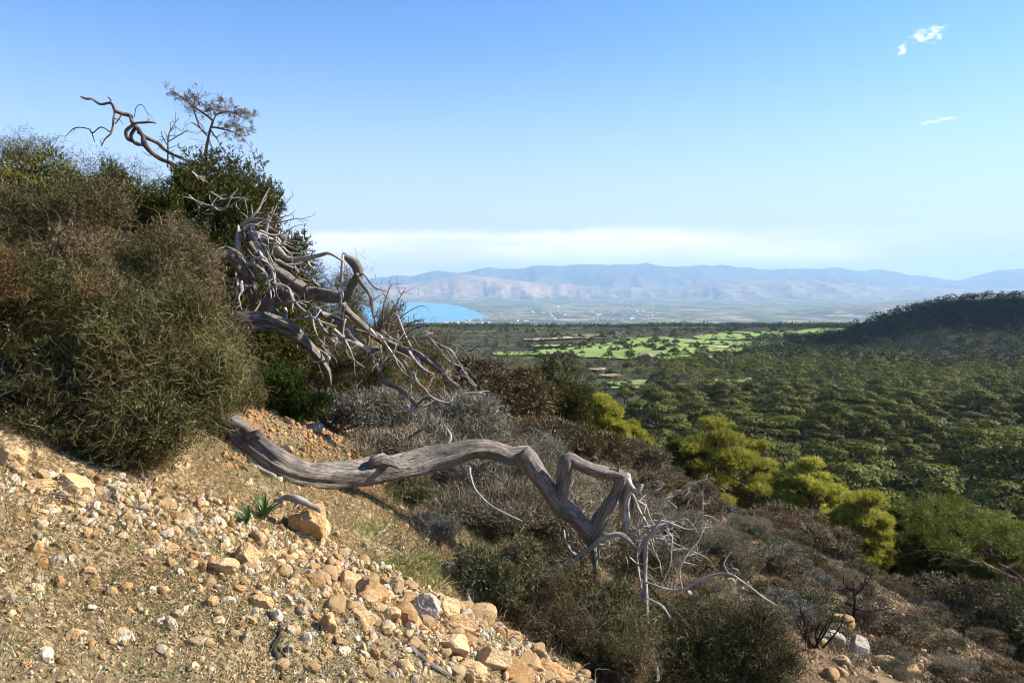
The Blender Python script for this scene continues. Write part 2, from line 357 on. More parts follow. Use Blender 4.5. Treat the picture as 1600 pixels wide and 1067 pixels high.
def rockmat(name, stops, warm):
    m, n, l, b = newmat(name)
    tcn = n.new("ShaderNodeTexCoord"); oi = n.new("ShaderNodeObjectInfo"); a = n.new("ShaderNodeAttribute"); a.attribute_name = "tint"
    no = N(n, "ShaderNodeTexNoise", Scale=2.2, Detail=8., Roughness=.65); l.new(tcn.outputs["Object"], no.inputs["Vector"])
    pit = N(n, "ShaderNodeTexNoise", Scale=11., Detail=6., Roughness=.7); l.new(tcn.outputs["Object"], pit.inputs["Vector"])
    s = wmath('ADD', wmath('MULTIPLY', no.outputs[0], .75, nodes=n, links=l), wmath('MULTIPLY', wmath('ADD', a.outputs["Fac"], oi.outputs["Random"], nodes=n, links=l), .22, nodes=n, links=l), nodes=n, links=l)
    c = ramp(n, l, s, stops)
    c = mixc(n, l, wmath('MULTIPLY', wramp(pit.outputs[0], .44, .34, n, l), .7, nodes=n, links=l), c, warm)
    l.new(c, b.inputs["Base Color"]); b.inputs["Roughness"].default_value = .9; b.inputs["Specular IOR Level"].default_value = .15
    bp = N(n, "ShaderNodeBump", Strength=.7, Distance=.05)
    l.new(wmath('ADD', wmath('MULTIPLY', no.outputs[0], .6, nodes=n, links=l), pit.outputs[0], nodes=n, links=l), bp.inputs["Height"]); l.new(bp.outputs[0], b.inputs["Normal"])
    return m
M['rock'] = rockmat("ochre_limestone", [(.25, (.26, .125, .05)), (.45, (.42, .25, .11)), (.68, (.5, .345, .18)), (.95, (.5, .385, .24))], (.2, .1, .04))
M['rockgrey'] = rockmat("grey_limestone", [(.25, (.17, .135, .1)), (.5, (.32, .26, .2)), (.9, (.42, .37, .31))], (.14, .09, .06))
# rubble: colour per stone from the tint attribute
m, n, l, b = newmat("rubble_stone")
a = n.new("ShaderNodeAttribute"); a.attribute_name = "tint"
c = ramp(n, l, a.outputs["Fac"], [(0., (.26, .14, .06)), (.25, (.42, .27, .13)), (.5, (.5, .37, .21)), (.7, (.27, .225, .17)), (.85, (.45, .38, .28)), (1., (.5, .42, .3))])
g = n.new("ShaderNodeNewGeometry"); no = N(n, "ShaderNodeTexNoise", Scale=60., Detail=5.); l.new(g.outputs["Position"], no.inputs["Vector"])
c = mixc(n, l, wramp(no.outputs[0], .3, .55, n, l), mixc(n, l, .6, c, (.2, .12, .06)), c)
l.new(c, b.inputs["Base Color"]); b.inputs["Roughness"].default_value = .9; b.inputs["Specular IOR Level"].default_value = .1
bp = N(n, "ShaderNodeBump", Strength=.5, Distance=.01); l.new(no.outputs[0], bp.inputs["Height"]); l.new(bp.outputs[0], b.inputs["Normal"])
M['rubble'] = m

# terrain material: soil near, scrub land in the valley, farmed plain, bare mountains
m, n, l, b = newmat("terrain_cover")
g = n.new("ShaderNodeNewGeometry"); pos = g.outputs["Position"]
def tn(scale, det=5., rough=.55, sx=(1, 1, 1)):
    mp = N(n, "ShaderNodeMapping"); mp.inputs["Scale"].default_value = sx; l.new(pos, mp.inputs[0])
    t = N(n, "ShaderNodeTexNoise", Scale=scale, Detail=det, Roughness=rough); l.new(mp.outputs[0], t.inputs["Vector"]); return t.outputs[0]
def zone(name):
    a = n.new("ShaderNodeAttribute"); a.attribute_name = name; return a.outputs["Fac"]
soil = ramp(n, l, tn(2.1, 8, .65), [(.3, (.26, .17, .08)), (.48, (.4, .29, .15)), (.62, (.47, .37, .21)), (.78, (.5, .43, .3))])
soil = mixc(n, l, wramp(tn(38., 5, .7), .6, .44, n, l), soil, (.14, .085, .042))
soil = mixc(n, l, zone("redearth"), soil, mixc(n, l, wramp(tn(20., 6), .4, .6, n, l), (.12, .045, .02), (.3, .13, .06)))
soil = mixc(n, l, wramp(tn(.9, 5), .5, .64, n, l), soil, mixc(n, l, wramp(tn(55., 3), .4, .6, n, l), (.12, .1, .055), (.28, .23, .13)))
slope = ramp(n, l, tn(1.1, 8, .7), [(.3, (.07, .05, .03)), (.47, (.15, .105, .06)), (.6, (.26, .17, .1)), (.75, (.4, .29, .18))])
near = mixc(n, l, zone("slope"), soil, slope)
mid = ramp(n, l, tn(.03, 8, .65), [(.3, (.02, .024, .012)), (.48, (.042, .042, .02)), (.6, (.062, .062, .027)), (.75, (.1, .1, .04))])
mid = mixc(n, l, wramp(tn(.008, 5), .56, .64, n, l), mid, (.13, .14, .045))
mid = mixc(n, l, wramp(tn(.013, 6), .62, .7, n, l), mid, (.21, .155, .1))
mid = mixc(n, l, zone("hillwood_shade"), mid, (.02, .022, .01))  # wooded hill ground darkened further, its shade put into the colour
vo = n.new("ShaderNodeTexVoronoi"); vo.inputs["Scale"].default_value = .0042
mpv = N(n, "ShaderNodeMapping"); mpv.inputs["Scale"].default_value = (1.0, .75, 0); l.new(pos, mpv.inputs[0]); l.new(mpv.outputs[0], vo.inputs["Vector"])
sx = n.new("ShaderNodeSeparateColor"); l.new(vo.outputs["Color"], sx.inputs[0])
plain = ramp(n, l, sx.outputs[0], [(0., (.05, .06, .03)), (.3, (.1, .12, .04)), (.5, (.18, .26, .06)), (.62, (.3, .24, .14)), (.8, (.2, .15, .1)), (1., (.42, .3, .18))])
plain = mixc(n, l, wramp(tn(.0035, 9, .75), .44, .6, n, l), plain, (.055, .06, .038))
plain = mixc(n, l, wmath('MULTIPLY', wramp(tn(.014, 9, .75), .6, .63, n, l), wramp(tn(.0009, 4), .47, .6, n, l), nodes=n, links=l), plain, (.72, .66, .58))
sep = n.new("ShaderNodeSeparateXYZ"); l.new(g.outputs["Normal"], sep.inputs[0])
mt = ramp(n, l, tn(.0016, 8, .65), [(.35, (.12, .13, .075)), (.5, (.25, .19, .12)), (.62, (.36, .25, .16)), (.75, (.26, .25, .16))])
mt = mixc(n, l, wramp(tn(.006, 8, .7), .45, .62, n, l), mt, (.09, .1, .06))
mt = mixc(n, l, wmath('MULTIPLY', zone("red"), .8, nodes=n, links=l), mt, mixc(n, l, wramp(tn(.004, 7, .7), .42, .6, n, l), (.48, .28, .18), (.2, .18, .11)))
mt = mixc(n, l, zone("backrange"), mt, mixc(n, l, wramp(tn(.0022, 7, .7), .4, .62, n, l), (.05, .07, .045), (.14, .13, .08)))
col = mixc(n, l, zone("z_mid"), near, mid); col = mixc(n, l, zone("z_plain"), col, plain); col = mixc(n, l, zone("z_mount"), col, mt)
l.new(col, b.inputs["Base Color"]); b.inputs["Roughness"].default_value = .95; b.inputs["Specular IOR Level"].default_value = .1
bh = wmath('ADD', tn(45., 6, .7), wmath('MULTIPLY', tn(9., 4), 1.6, nodes=n, links=l), nodes=n, links=l)
bp = N(n, "ShaderNodeBump", Distance=.03); l.new(wmath('MULTIPLY', wmath('SUBTRACT', 1., zone("z_mid"), nodes=n, links=l), .9, nodes=n, links=l), bp.inputs["Strength"])
l.new(bh, bp.inputs["Height"]); l.new(bp.outputs[0], b.inputs["Normal"])
M['terrain'] = m
m, n, l, b = newmat("sea_water")
g = n.new("ShaderNodeNewGeometry"); mp = N(n, "ShaderNodeMapping"); mp.inputs["Scale"].default_value = (.0006, .0002, 1); l.new(g.outputs["Position"], mp.inputs[0])
no = N(n, "ShaderNodeTexNoise", Scale=1., Detail=5.); l.new(mp.outputs[0], no.inputs["Vector"])
l.new(ramp(n, l, no.outputs[0], [(.35, (.07, .28, .4)), (.7, (.12, .38, .48))]), b.inputs["Base Color"]); b.inputs["Roughness"].default_value = .4
wv = N(n, "ShaderNodeTexNoise", Scale=.08, Detail=4.); l.new(g.outputs["Position"], wv.inputs["Vector"])
bp = N(n, "ShaderNodeBump", Strength=.5, Distance=3.); l.new(wv.outputs[0], bp.inputs["Height"]); l.new(bp.outputs[0], b.inputs["Normal"])
M['sea'] = m
def plainmat(name, stops, sc, rough=.9):
    m, n, l, b = newmat(name); g = n.new("ShaderNodeNewGeometry"); no = N(n, "ShaderNodeTexNoise", Scale=sc, Detail=6.)
    l.new(g.outputs["Position"], no.inputs["Vector"]); l.new(ramp(n, l, no.outputs[0], stops), b.inputs["Base Color"]); b.inputs["Roughness"].default_value = rough; return m
M['meadow'] = plainmat("meadow_grass", [(.3, (.1, .14, .02)), (.5, (.155, .235, .025)), (.66, (.2, .265, .04)), (.75, (.2, .19, .07))], .02)
M['meadowdull'] = plainmat("dry_meadow_grass", [(.3, (.11, .13, .035)), (.5, (.17, .21, .045)), (.7, (.24, .25, .09))], .05)
M['track'] = plainmat("bare_track_earth", [(.3, (.3, .19, .11)), (.7, (.42, .3, .19))], .05)
M['housewall'] = plainmat("whitewashed_wall", [(.3, (.66, .62, .56)), (.7, (.78, .75, .7))], .002)
M['tile'] = plainmat("clay_roof_tile", [(.3, (.38, .16, .09)), (.7, (.5, .3, .2))], .002)

# ------------------------------------------------------------------ terrain, sea, meadows
az = np.concatenate([np.arange(-180, -42, 4), np.arange(-42, 42, .11), np.arange(42, 180, 4)])*np.pi/180
rr = np.concatenate([np.geomspace(.35, 33000, 760)])
A_, R_ = np.meshgrid(az, rr); X_ = np.sin(A_)*R_; Y_ = np.cos(A_)*R_
Z_ = G(X_, Y_); V = np.stack([X_, Y_, Z_], -1).reshape(-1, 3); V = np.vstack([V, [0, 0, float(G(0, 0))]])
na, nr = len(az), len(rr)
i = np.arange(nr-1)[:, None]*na; j = np.arange(na)[None]; j2 = (j+1) % na
f = np.stack([i+j2, i+j, i+j+na, i+j2+na], -1).reshape(-1, 4)
fc = np.stack([np.full(na, len(V)-1), np.arange(na), (np.arange(na)+1) % na], 1)
ter = mk("ground", V, [f, fc], M['terrain'], smooth=True)
x, y, z = V.T; r = np.hypot(x, y); pxv = 800+F*x/np.maximum(y, 1)
def fattr(name, v): ter.data.attributes.new(name, 'FLOAT', 'POINT').data.foreach_set("value", np.asarray(v, np.float32))
fattr("slope", sst(.7, 2.2, x+.15*(y-6)+fbm(x*.7, y*.7, 12, 3)*.8)*1.0*(y > -5))
fattr("redearth", np.exp(-((x+1.55)/.75)**2-((y-7.3)/1.2)**2))
fattr("z_mid", sst(42, 60, r)); fattr("z_plain", sst(2600, 3600, y)*(1-0)); fattr("z_mount", sst(-275, -235, z)*sst(13500, 15800, y)+sst(-262, -235, z)*sst(6600, 7600, y)*(y < 13500))
fattr("hillwood_shade", sst(1150, 1260, pxv)*(y > 250)*(y < 900)*sst(-44, -40, z)); fattr("backrange", sst(19000, 21000, y))
fattr("red", sst(14500, 15500, y)*(1-sst(19500, 21000, y))*sst(560, 640, pxv)*(1-sst(840, 950, pxv)))
tag(ter, kind='structure')
sea = mk("sea", np.array([[-60000, 3000, -300], [3000, 3000, -300], [3000, 16000, -300], [-60000, 16000, -300]], float), np.array([[0, 1, 2, 3]]), M['sea'])
sea.location = (0, 0, 0); tag(sea, kind='structure')
def gpatch(name, px, py, rx, ry, mt_, seed, lift=.8):
    """a field lying on the valley floor; its place is found once from where it shows, then it lies on the real ground"""
    g = np.random.default_rng(seed); th = np.linspace(0, 2*np.pi, 65)[:-1]
    k = 1+.35*fbm(np.cos(th)*2+seed, np.sin(th)*2, seed, 3)
    qx = px+rx*np.cos(th)*k; qy = py+ry*np.sign(np.sin(th))*np.abs(np.sin(th))**.7*k
    rings = []
    for s in (1, .75, .5, .25):
        xx = px+(qx-px)*s; yy = py+(qy-py)*s; d = np.array([gyv(a, b) for a, b in zip(xx, yy)])
        X = (xx-800)/F*d; rings.append(np.stack([X, d, G(X, d)+lift], 1))
    d = gyv(px, py); X = (px-800)/F*d; c = np.array([[X, d, float(G(X, d))+lift]])
    V = np.vstack(rings+[c]); m = 64; j = np.arange(m); fs = []
    for q in range(3): fs.append(np.stack([q*m+j, q*m+(j+1) % m, (q+1)*m+(j+1) % m, (q+1)*m+j], 1))
    o = mk(name, V, [np.concatenate(fs), np.stack([np.full(m, 4*m), 3*m+j, 3*m+(j+1) % m], 1)], mt_, smooth=True)
    return tag(o, kind='structure')
_ys = np.geomspace(150, 5000, 700)
def gyv(px, py):
    u = (px-800)/F; v = (HZ-py)/F; d = v*_ys-(np.interp(_ys, [60,120,250,400,600,950,1500,2500,4500], [-31,-35,-40,-42,-44,-51,-80,-132,-240]))
    i = np.argmax(d < 0); return float(_ys[i]) if d[i] < 0 else 4000.
MEADOWS = [(820,553,50,2.5),(860,541,45,2.2),(965,558,60,3),(1080,560,45,2.5),(900,551,55,3.5),(975,549,70,6),(1050,552,60,6),(1130,548,45,3.5),(1010,538,50,3),(1075,533,60,3.5),(1150,525,50,3.5),(1230,523,60,4),(1290,519,40,2.5),(1000,529,55,2.2),(900,524,30,1.6),(1085,543,70,4),(1165,536,40,2.5),(1190,519,50,2),(950,541,40,2.5)]
for k, (a_, b_, c_, d_) in enumerate(MEADOWS): gpatch("meadow", a_, b_, c_*1.15, d_*1.05, M['meadow'], 200+k)
MDULL = [(1120,620,110,5),(1050,606,60,3),(1185,616,55,4),(1000,600,50,3),(930,606,35,2.4),(900,636,60,4),(1000,642,70,4),(1150,598,40,3)]
for k, (a_, b_, c_, d_) in enumerate(MDULL): gpatch("meadow", a_, b_, c_, d_, M['meadowdull'], 300+k, .6)
for k, (a_, b_, c_, d_) in enumerate([(1012,560,10,4),(1130,543,18,2),(935,580,12,1.8),(880,530,60,1.6),(1300,655,9,5),(955,590,18,1.5)]): gpatch("bare_ground", a_, b_, c_, d_, M['track'], 400+k, 1.2)

# ------------------------------------------------------------------ rocks
def ico(sub):
    import bmesh
    bm = bmesh.new(); bmesh.ops.create_icosphere(bm, subdivisions=sub, radius=1); bm.verts.ensure_lookup_table()
    V = np.array([v.co[:] for v in bm.verts]); Fc = np.array([[v.index for v in f.verts] for f in bm.faces]); bm.free(); return V, Fc
ICO = {s: ico(s) for s in (1, 2, 3, 4, 5)}
def rock_shape(sub, seed, dims=(1, .8, .65), rough=.06, cuts=11):
    g = np.random.default_rng(seed); V, Fc = ICO[sub]; n = unit(g.normal(size=(cuts, 3))); d = g.uniform(.58, .95, cuts)
    dots = V@n.T; rr_ = np.min(np.where(dots > .05, d/np.maximum(dots, .05), 9), axis=1); rr_ = np.minimum(rr_, 1.12)
    rr_ = rr_*(1+rough*fbm(V[:, 0]*2.3+seed, V[:, 1]*2.3+V[:, 2]*1.9, seed, 4)+rough*.45*fbm(V[:, 0]*8+seed, V[:, 2]*8+V[:, 1]*5, seed+4, 3))
    return V*rr_[:, None]*np.array(dims), Fc
def rot3(g, n):
    q = unit(g.normal(size=(n, 4))); w, x, y, z = q.T
    return np.stack([1-2*(y*y+z*z), 2*(x*y-z*w), 2*(x*z+y*w), 2*(x*y+z*w), 1-2*(x*x+z*z), 2*(y*z-x*w), 2*(x*z-y*w), 2*(y*z+x*w), 1-2*(x*x+y*y)], -1).reshape(-1, 3, 3)
# named boulders: px, py of centre, half-width px, half-height px, label, material
BOUL = [(14,713,21,17,"rounded pale ochre boulder at the left edge below the dark shrub",'rock'),
 (106,758,28,17,"reddish brown boulder beside the long thin stick under the shrub",'rock'),
 (55,762,30,10,"flat ochre rock left of the reddish boulder",'rock'),
 (478,812,27,33,"tall split ochre rock with a bleached branch lying across its top",'rock'),
 (503,826,12,20,"narrow slab leaning on the right of the tall split rock",'rock'),
 (545,908,17,15,"squared pale orange rock at the top of the lower scree",'rock'),
 (572,938,20,13,"blocky orange rock just below the squared pale one",'rock'),
 (665,956,22,23,"grey faced pointed rock standing in the scree",'rockgrey'),  # grey of its shaded face put into the whole rock's colour
 (692,950,21,19,"warm orange rock behind the grey faced pointed rock",'rock'),
 (566,966,17,14,"rounded golden rock under the blocky orange rock",'rock'),
 (612,962,13,12,"small pale rock left of the grey faced pointed rock",'rock'),
 (512,974,12,14,"pale upright stone left of two small orange stones",'rock'),
 (404,943,18,11,"flat ochre stone on the mid slope above the dark hollow",'rock'),
 (346,884,20,13,"cream boulder in the pile beside the strap leaved plant",'rock'),
 (382,868,16,17,"pitted golden boulder right of the cream boulder",'rock'),
 (255,858,18,10,"smooth ochre stone left of the boulder pile",'rock'),
 (718,983,30,16,"wide orange rock right of the scree's middle",'rock'),
 (708,1012,28,18,"broad ochre rock under the forked grey stick",'rock'),
 (735,1052,20,16,"pale rock at the bottom edge right of the forked stick",'rock'),
 (632,1043,16,10,"small orange rock left of the forked stick",'rock'),
 (864,1052,30,13,"flat reddish rock at the bottom edge near the dark shrub",'rock'),
 (768,1032,26,16,"cracked cream rock right of the forked stick",'rock'),
 (705,890,14,12,"grey and orange rocks' largest stone under the small round bush",'rockgrey'),
 (1342,1012,15,16,"pale upright rock among the dark twigs on the right slope",'rockgrey'),
 (1423,1048,16,11,"brown rounded rock near the bottom right corner",'rock'),
 (1310,972,32,9,"long sunlit ledge rock on the right slope",'rock'),
 (1295,1000,22,12,"dark streaked rock below the long ledge",'rockgrey'),
 (1385,1034,22,10,"low tan rock between the upright and the brown rock",'rock'),
 (1480,1018,14,7,"small pale rock high on the bottom right slope",'rockgrey'),
 (490,668,13,9,"white stone on the red earth behind the lower trunk",'rockgrey'),
 (446,702,9,7,"small white stone beside the lower trunk's hollow",'rockgrey')]
for k, (px, py, hw, hh, lab, mt_) in enumerate(BOUL):
    b_ = on_ground(px, py+hh*.75); d = b_[1]; sx_, sz_ = hw/F*d, hh/F*d
    V, Fc = rock_shape(5 if hw > 17 and px < 900 else 4, 500+k, (sx_*1.12, (sx_+sz_)*.5, sz_*1.12), .11, 9)
    g = np.random.default_rng(k); o = mk("rock", V, Fc, M[mt_], smooth=False, tint=np.full(len(V), g.uniform(0, 1)))
    o.location = (b_[0], b_[1]+sx_*.2, (HZ-py)/F*d-.1*sz_); tag(o, lab, "rock")
# smaller loose stones: 270 that show as single stones, the rest one scree
SCREE = np.array([(0,690),(60,735),(150,745),(320,765),(460,820),(560,870),(640,905),(760,965),(900,1040),(930,1067),(0,1067)], float)
def inpoly(px, py, poly):
    c = np.zeros(len(px), bool); j = len(poly)-1
    for i in range(len(poly)):
        xi, yi = poly[i]; xj, yj = poly[j]
        c ^= ((yi > py) != (yj > py)) & (px < (xj-xi)*(py-yi)/(yj-yi+1e-9)+xi); j = i
    return c
def band(px, py):      # where the stones crowd
    line = np.interp(px, [0, 200, 300, 450, 600, 760, 900], [755, 800, 815, 880, 940, 1000, 1060])
    w = np.interp(px, [0, 200, 400, 700], [25, 45, 80, 75])
    return np.exp(-((py-line)/w)**2)
lib = []
for k in range(14):
    V, Fc = rock_shape(3, 900+k, (1, .85, .68), .1, 10); lib.append((V, Fc))
libm = []
placed = 0; g = np.random.default_rng(11)
cand = []
while len(cand) < 268:
    px, py = g.uniform(0, 930), g.uniform(720, 1067)
    if not inpoly(np.array([px]), np.array([py]), SCREE)[0]: continue
    if g.uniform() > .12+.88*band(px, py): continue
    cand.append((px, py))
for _ in range(24): cand.append((g.uniform(1240, 1590), g.uniform(960, 1062)))
for k, (px, py) in enumerate(cand):
    b_ = on_ground(px, py); d = b_[1]; s = g.uniform(5, 13)*(1.5 if g.uniform() < .22 else .85)*(.85 if px < 450 else 1.6 if px > 540 and py > 910 else 1.2)/F*min(d, 8) if px < 1000 else g.uniform(.05, .13)
    if k < 14: o = mk("stone", lib[k][0], lib[k][1], M['rock'], tint=np.full(len(lib[k][0]), g.uniform(0, 1))); libm.append(o)
    else: o = libm[k % 14].copy(); C.objects.link(o)
    o.location = (b_[0], b_[1], b_[2]+s*.12); o.scale = (s, s, s); o.rotation_euler = tuple(g.uniform(0, 6.28, 3)*np.array([.15, .15, 1]))
    if px < 1000: tag(o, "loose ochre stone the size of a fist in the sunlit scree", "stone", "loose stones of the sunlit scree")
    else: tag(o, "loose tan stone on the shrubby slope at bottom right", "stone", "loose stones on the lower right slope")
def merged_stones(name, label, xs, ys, sizes, sub, seed, z_off=.25, kind='stuff', m_='rubble', tints=None):
    g = np.random.default_rng(seed); n_ = len(xs); protos = [rock_shape(sub, seed+q, (1, .85, .65), .05, 8) for q in range(8)]
    Rm = rot3(g, n_); A = Acc(); zs = G(xs, ys)
    for q in range(8):
        idx = np.arange(q, n_, 8); V0, Fc = protos[q]; nv = len(V0)
        V = np.einsum('nij,kj->nki', Rm[idx], V0)*sizes[idx][:, None, None]+np.stack([xs[idx], ys[idx], zs[idx]+sizes[idx]*(z_off-.15)], 1)[:, None]
        Fa = (Fc[None]+(np.arange(len(idx))*nv)[:, None, None]).reshape(-1, 3)
        A.add(V.reshape(-1, 3), Fa, rep(g.uniform(0, 1, len(idx)) if tints is None else tints[idx], nv))
    o = A.mk(name, M[m_]); return tag(o, label, "rubble", None, kind)
g = np.random.default_rng(21)
def scatter_ground(n_, y0, y1, u0, u1, dens, g):
    y = np.sqrt(g.uniform(y0**2, y1**2, n_)); u = g.uniform(u0, u1, n_); x = u*y; z = G(x, y); px, py = to_px(x, y, z)
    k = g.uniform(size=n_) < dens(px, py, x, y); return x[k], y[k]
def d1(px, py, x, y): return np.where(inpoly(px, py, SCREE), .15+.85*band(px, py), .05*(px < 700)*(py > 650))
x, y = scatter_ground(52000, 1.7, 9, -.72, .12, d1, g)
s = .006+.03*g.uniform(size=len(x))**3.2
merged_stones("rubble", "sunlit ochre rubble covering the bare slope at bottom left", x, y, s, 2, 31)
x, y = scatter_ground(110000, 1.6, 8, -.74, .12, lambda px, py, x, y: np.where(inpoly(px, py, SCREE), .75, .15*(px < 720)), g)
merged_stones("gravel", "fine ochre gravel between the stones of the bottom left slope", x, y, .002+.007*g.uniform(size=len(x))**1.6, 1, 41)
x, y = scatter_ground(9000, 9, 36, .1, .75, lambda px, py, x, y: (.25+.75*(fbm(x*.5, y*.5, 8, 3) > .1)), g)
merged_stones("rubble", "tan rubble strewn over the shrubby slope at lower right", x, y, .015+.07*g.uniform(size=len(x))**3, 2, 51)
x, y = scatter_ground(12000, 5, 11, -.36, -.12, lambda px, py, x, y: (py < 735)*.8, g)
merged_stones("rubble", "reddish earth crumbs behind the lower fallen trunk", x, y, .006+.03*g.uniform(size=len(x))**3, 2, 61, tints=g.uniform(0, .16, len(x)))

# ------------------------------------------------------------------ grass, herbs, litter (stuff)
g = np.random.default_rng(71)
def ground_strands(name, label, cat, mt_, x, y, L, W, up, zig, tint, g, nseg=2, grav=0., lift=0.):
    p = np.stack([x, y, G(x, y)+lift], 1); d = unit(rdir(len(x), g)*(1-up)+np.array([0, 0, up])); d[:, 2] = np.abs(d[:, 2])
    V, Fq = strands(p, d, L, W, nseg, zig, g, .2, grav); o = mk(name, V, Fq, M[mt_], tint=rep(tint, 2*(nseg+1)))
    return tag(o, label, cat, None, 'stuff')
def dg(px, py, x, y):
    t = fbm(x*1.3, y*1.3, 14, 3); a = np.where(inpoly(px, py, SCREE), .1+.5*(t > 0), 0)
    b_ = np.where((px > 300) & (px < 760) & (py > 690) & ~inpoly(px, py, SCREE), .9, 0)
    return a+b_
x, y = scatter_ground(130000, 1.7, 9, -.74, .1, dg, g); px, py = to_px(x, y, G(x, y))
green = np.clip(1-np.hypot((px-650)/95, (py-900)/38), 0, 1)+np.clip(1-np.hypot((px-580)/40, (py-828)/16), 0, 1)+np.clip(1-np.hypot((px-770)/60, (py-1000)/30), 0, 1)
tint = np.clip(g.uniform(0, .42, len(x))+np.where(g.uniform(size=len(x)) < green*2.2+.12, .5, 0), 0, 1)
ground_strands("grass", "short dry and green grass on the slope around the fallen trunk", "grass", 'grass', x, y, g.uniform(.02, .075, len(x))*(1+.4*(tint > .5)), .003, .55, .3, tint, g, grav=.1)
gx, gy_ = scatter_ground(40000, 2, 9, -.3, .1, lambda px, py, x, y: np.clip(1-np.hypot((px-650)/100, (py-900)/36), 0, 1)+np.clip(1-np.hypot((px-770)/75, (py-1000)/30), 0, 1)*.7+np.clip(1-np.hypot((px-590)/45, (py-828)/14), 0, 1), g)
ground_strands("grass", "bright green grass in the fold beside the scree", "grass", 'grass', gx, gy_, g.uniform(.02, .055, len(gx)), .003, .7, .2, g.uniform(.6, 1, len(gx)), g)
def dh(px, py, x, y):
    t = fbm(x*1.1+5, y*1.1, 24, 3); k1 = inpoly(px, py, SCREE)
    return k1*np.where(t > -.02, .55, .1)*np.clip(1.15-band(px, py), 0, 1)
x, y = scatter_ground(150000, 1.6, 6, -.74, .12, dh, g)
p = np.stack([x, y, G(x, y)+g.uniform(0, .025, len(x))], 1); d = unit(rdir(len(x), g)+np.array([0, 0, .7]))
V, Fq = leaves(p, d, g.uniform(.006, .016, len(x)), g.uniform(.004, .008, len(x)), g)
tag(mk("ground_cover", V, Fq, M['herb'], tint=rep(g.uniform(0, 1, len(x)), 4)), "tiny grey green herbs creeping over the stony slope", "ground cover", None, 'stuff')
x, y = scatter_ground(80000, 1.7, 12, -.72, .35, lambda px, py, x, y: .45+0*px, g)
ground_strands("twig_litter", "dry grey and brown twig litter scattered over the slope", "litter", 'litter', x, y, g.uniform(.02, .09, len(x)), g.uniform(.0015, .003, len(x)), .12, .35, g.uniform(0, 1, len(x)), g, 2, .1, .008)
x, y = scatter_ground(130000, 10, 40, .0, .75, lambda px, py, x, y: .3+.7*(fbm(x*.4+9, y*.4, 18, 3) > -.1), g)
ground_strands("undergrowth", "low dry undergrowth between the shrubs of the right slope", "undergrowth", 'heath', x, y, g.uniform(.06, .22, len(x)), g.uniform(.01, .025, len(x)), .4, .5, g.uniform(0, 1, len(x)), g, 2, .1)
x, y = scatter_ground(60000, 5, 14, -.16, .45, lambda px, py, x, y: .9+0*px, g)
ground_strands("undergrowth", "dark dry undergrowth beneath the grey twiggy shrubs", "undergrowth", 'heath', x, y, g.uniform(.04, .16, len(x)), g.uniform(.004, .009, len(x)), .4, .5, g.uniform(0, .9, len(x)), g, 3, .1)

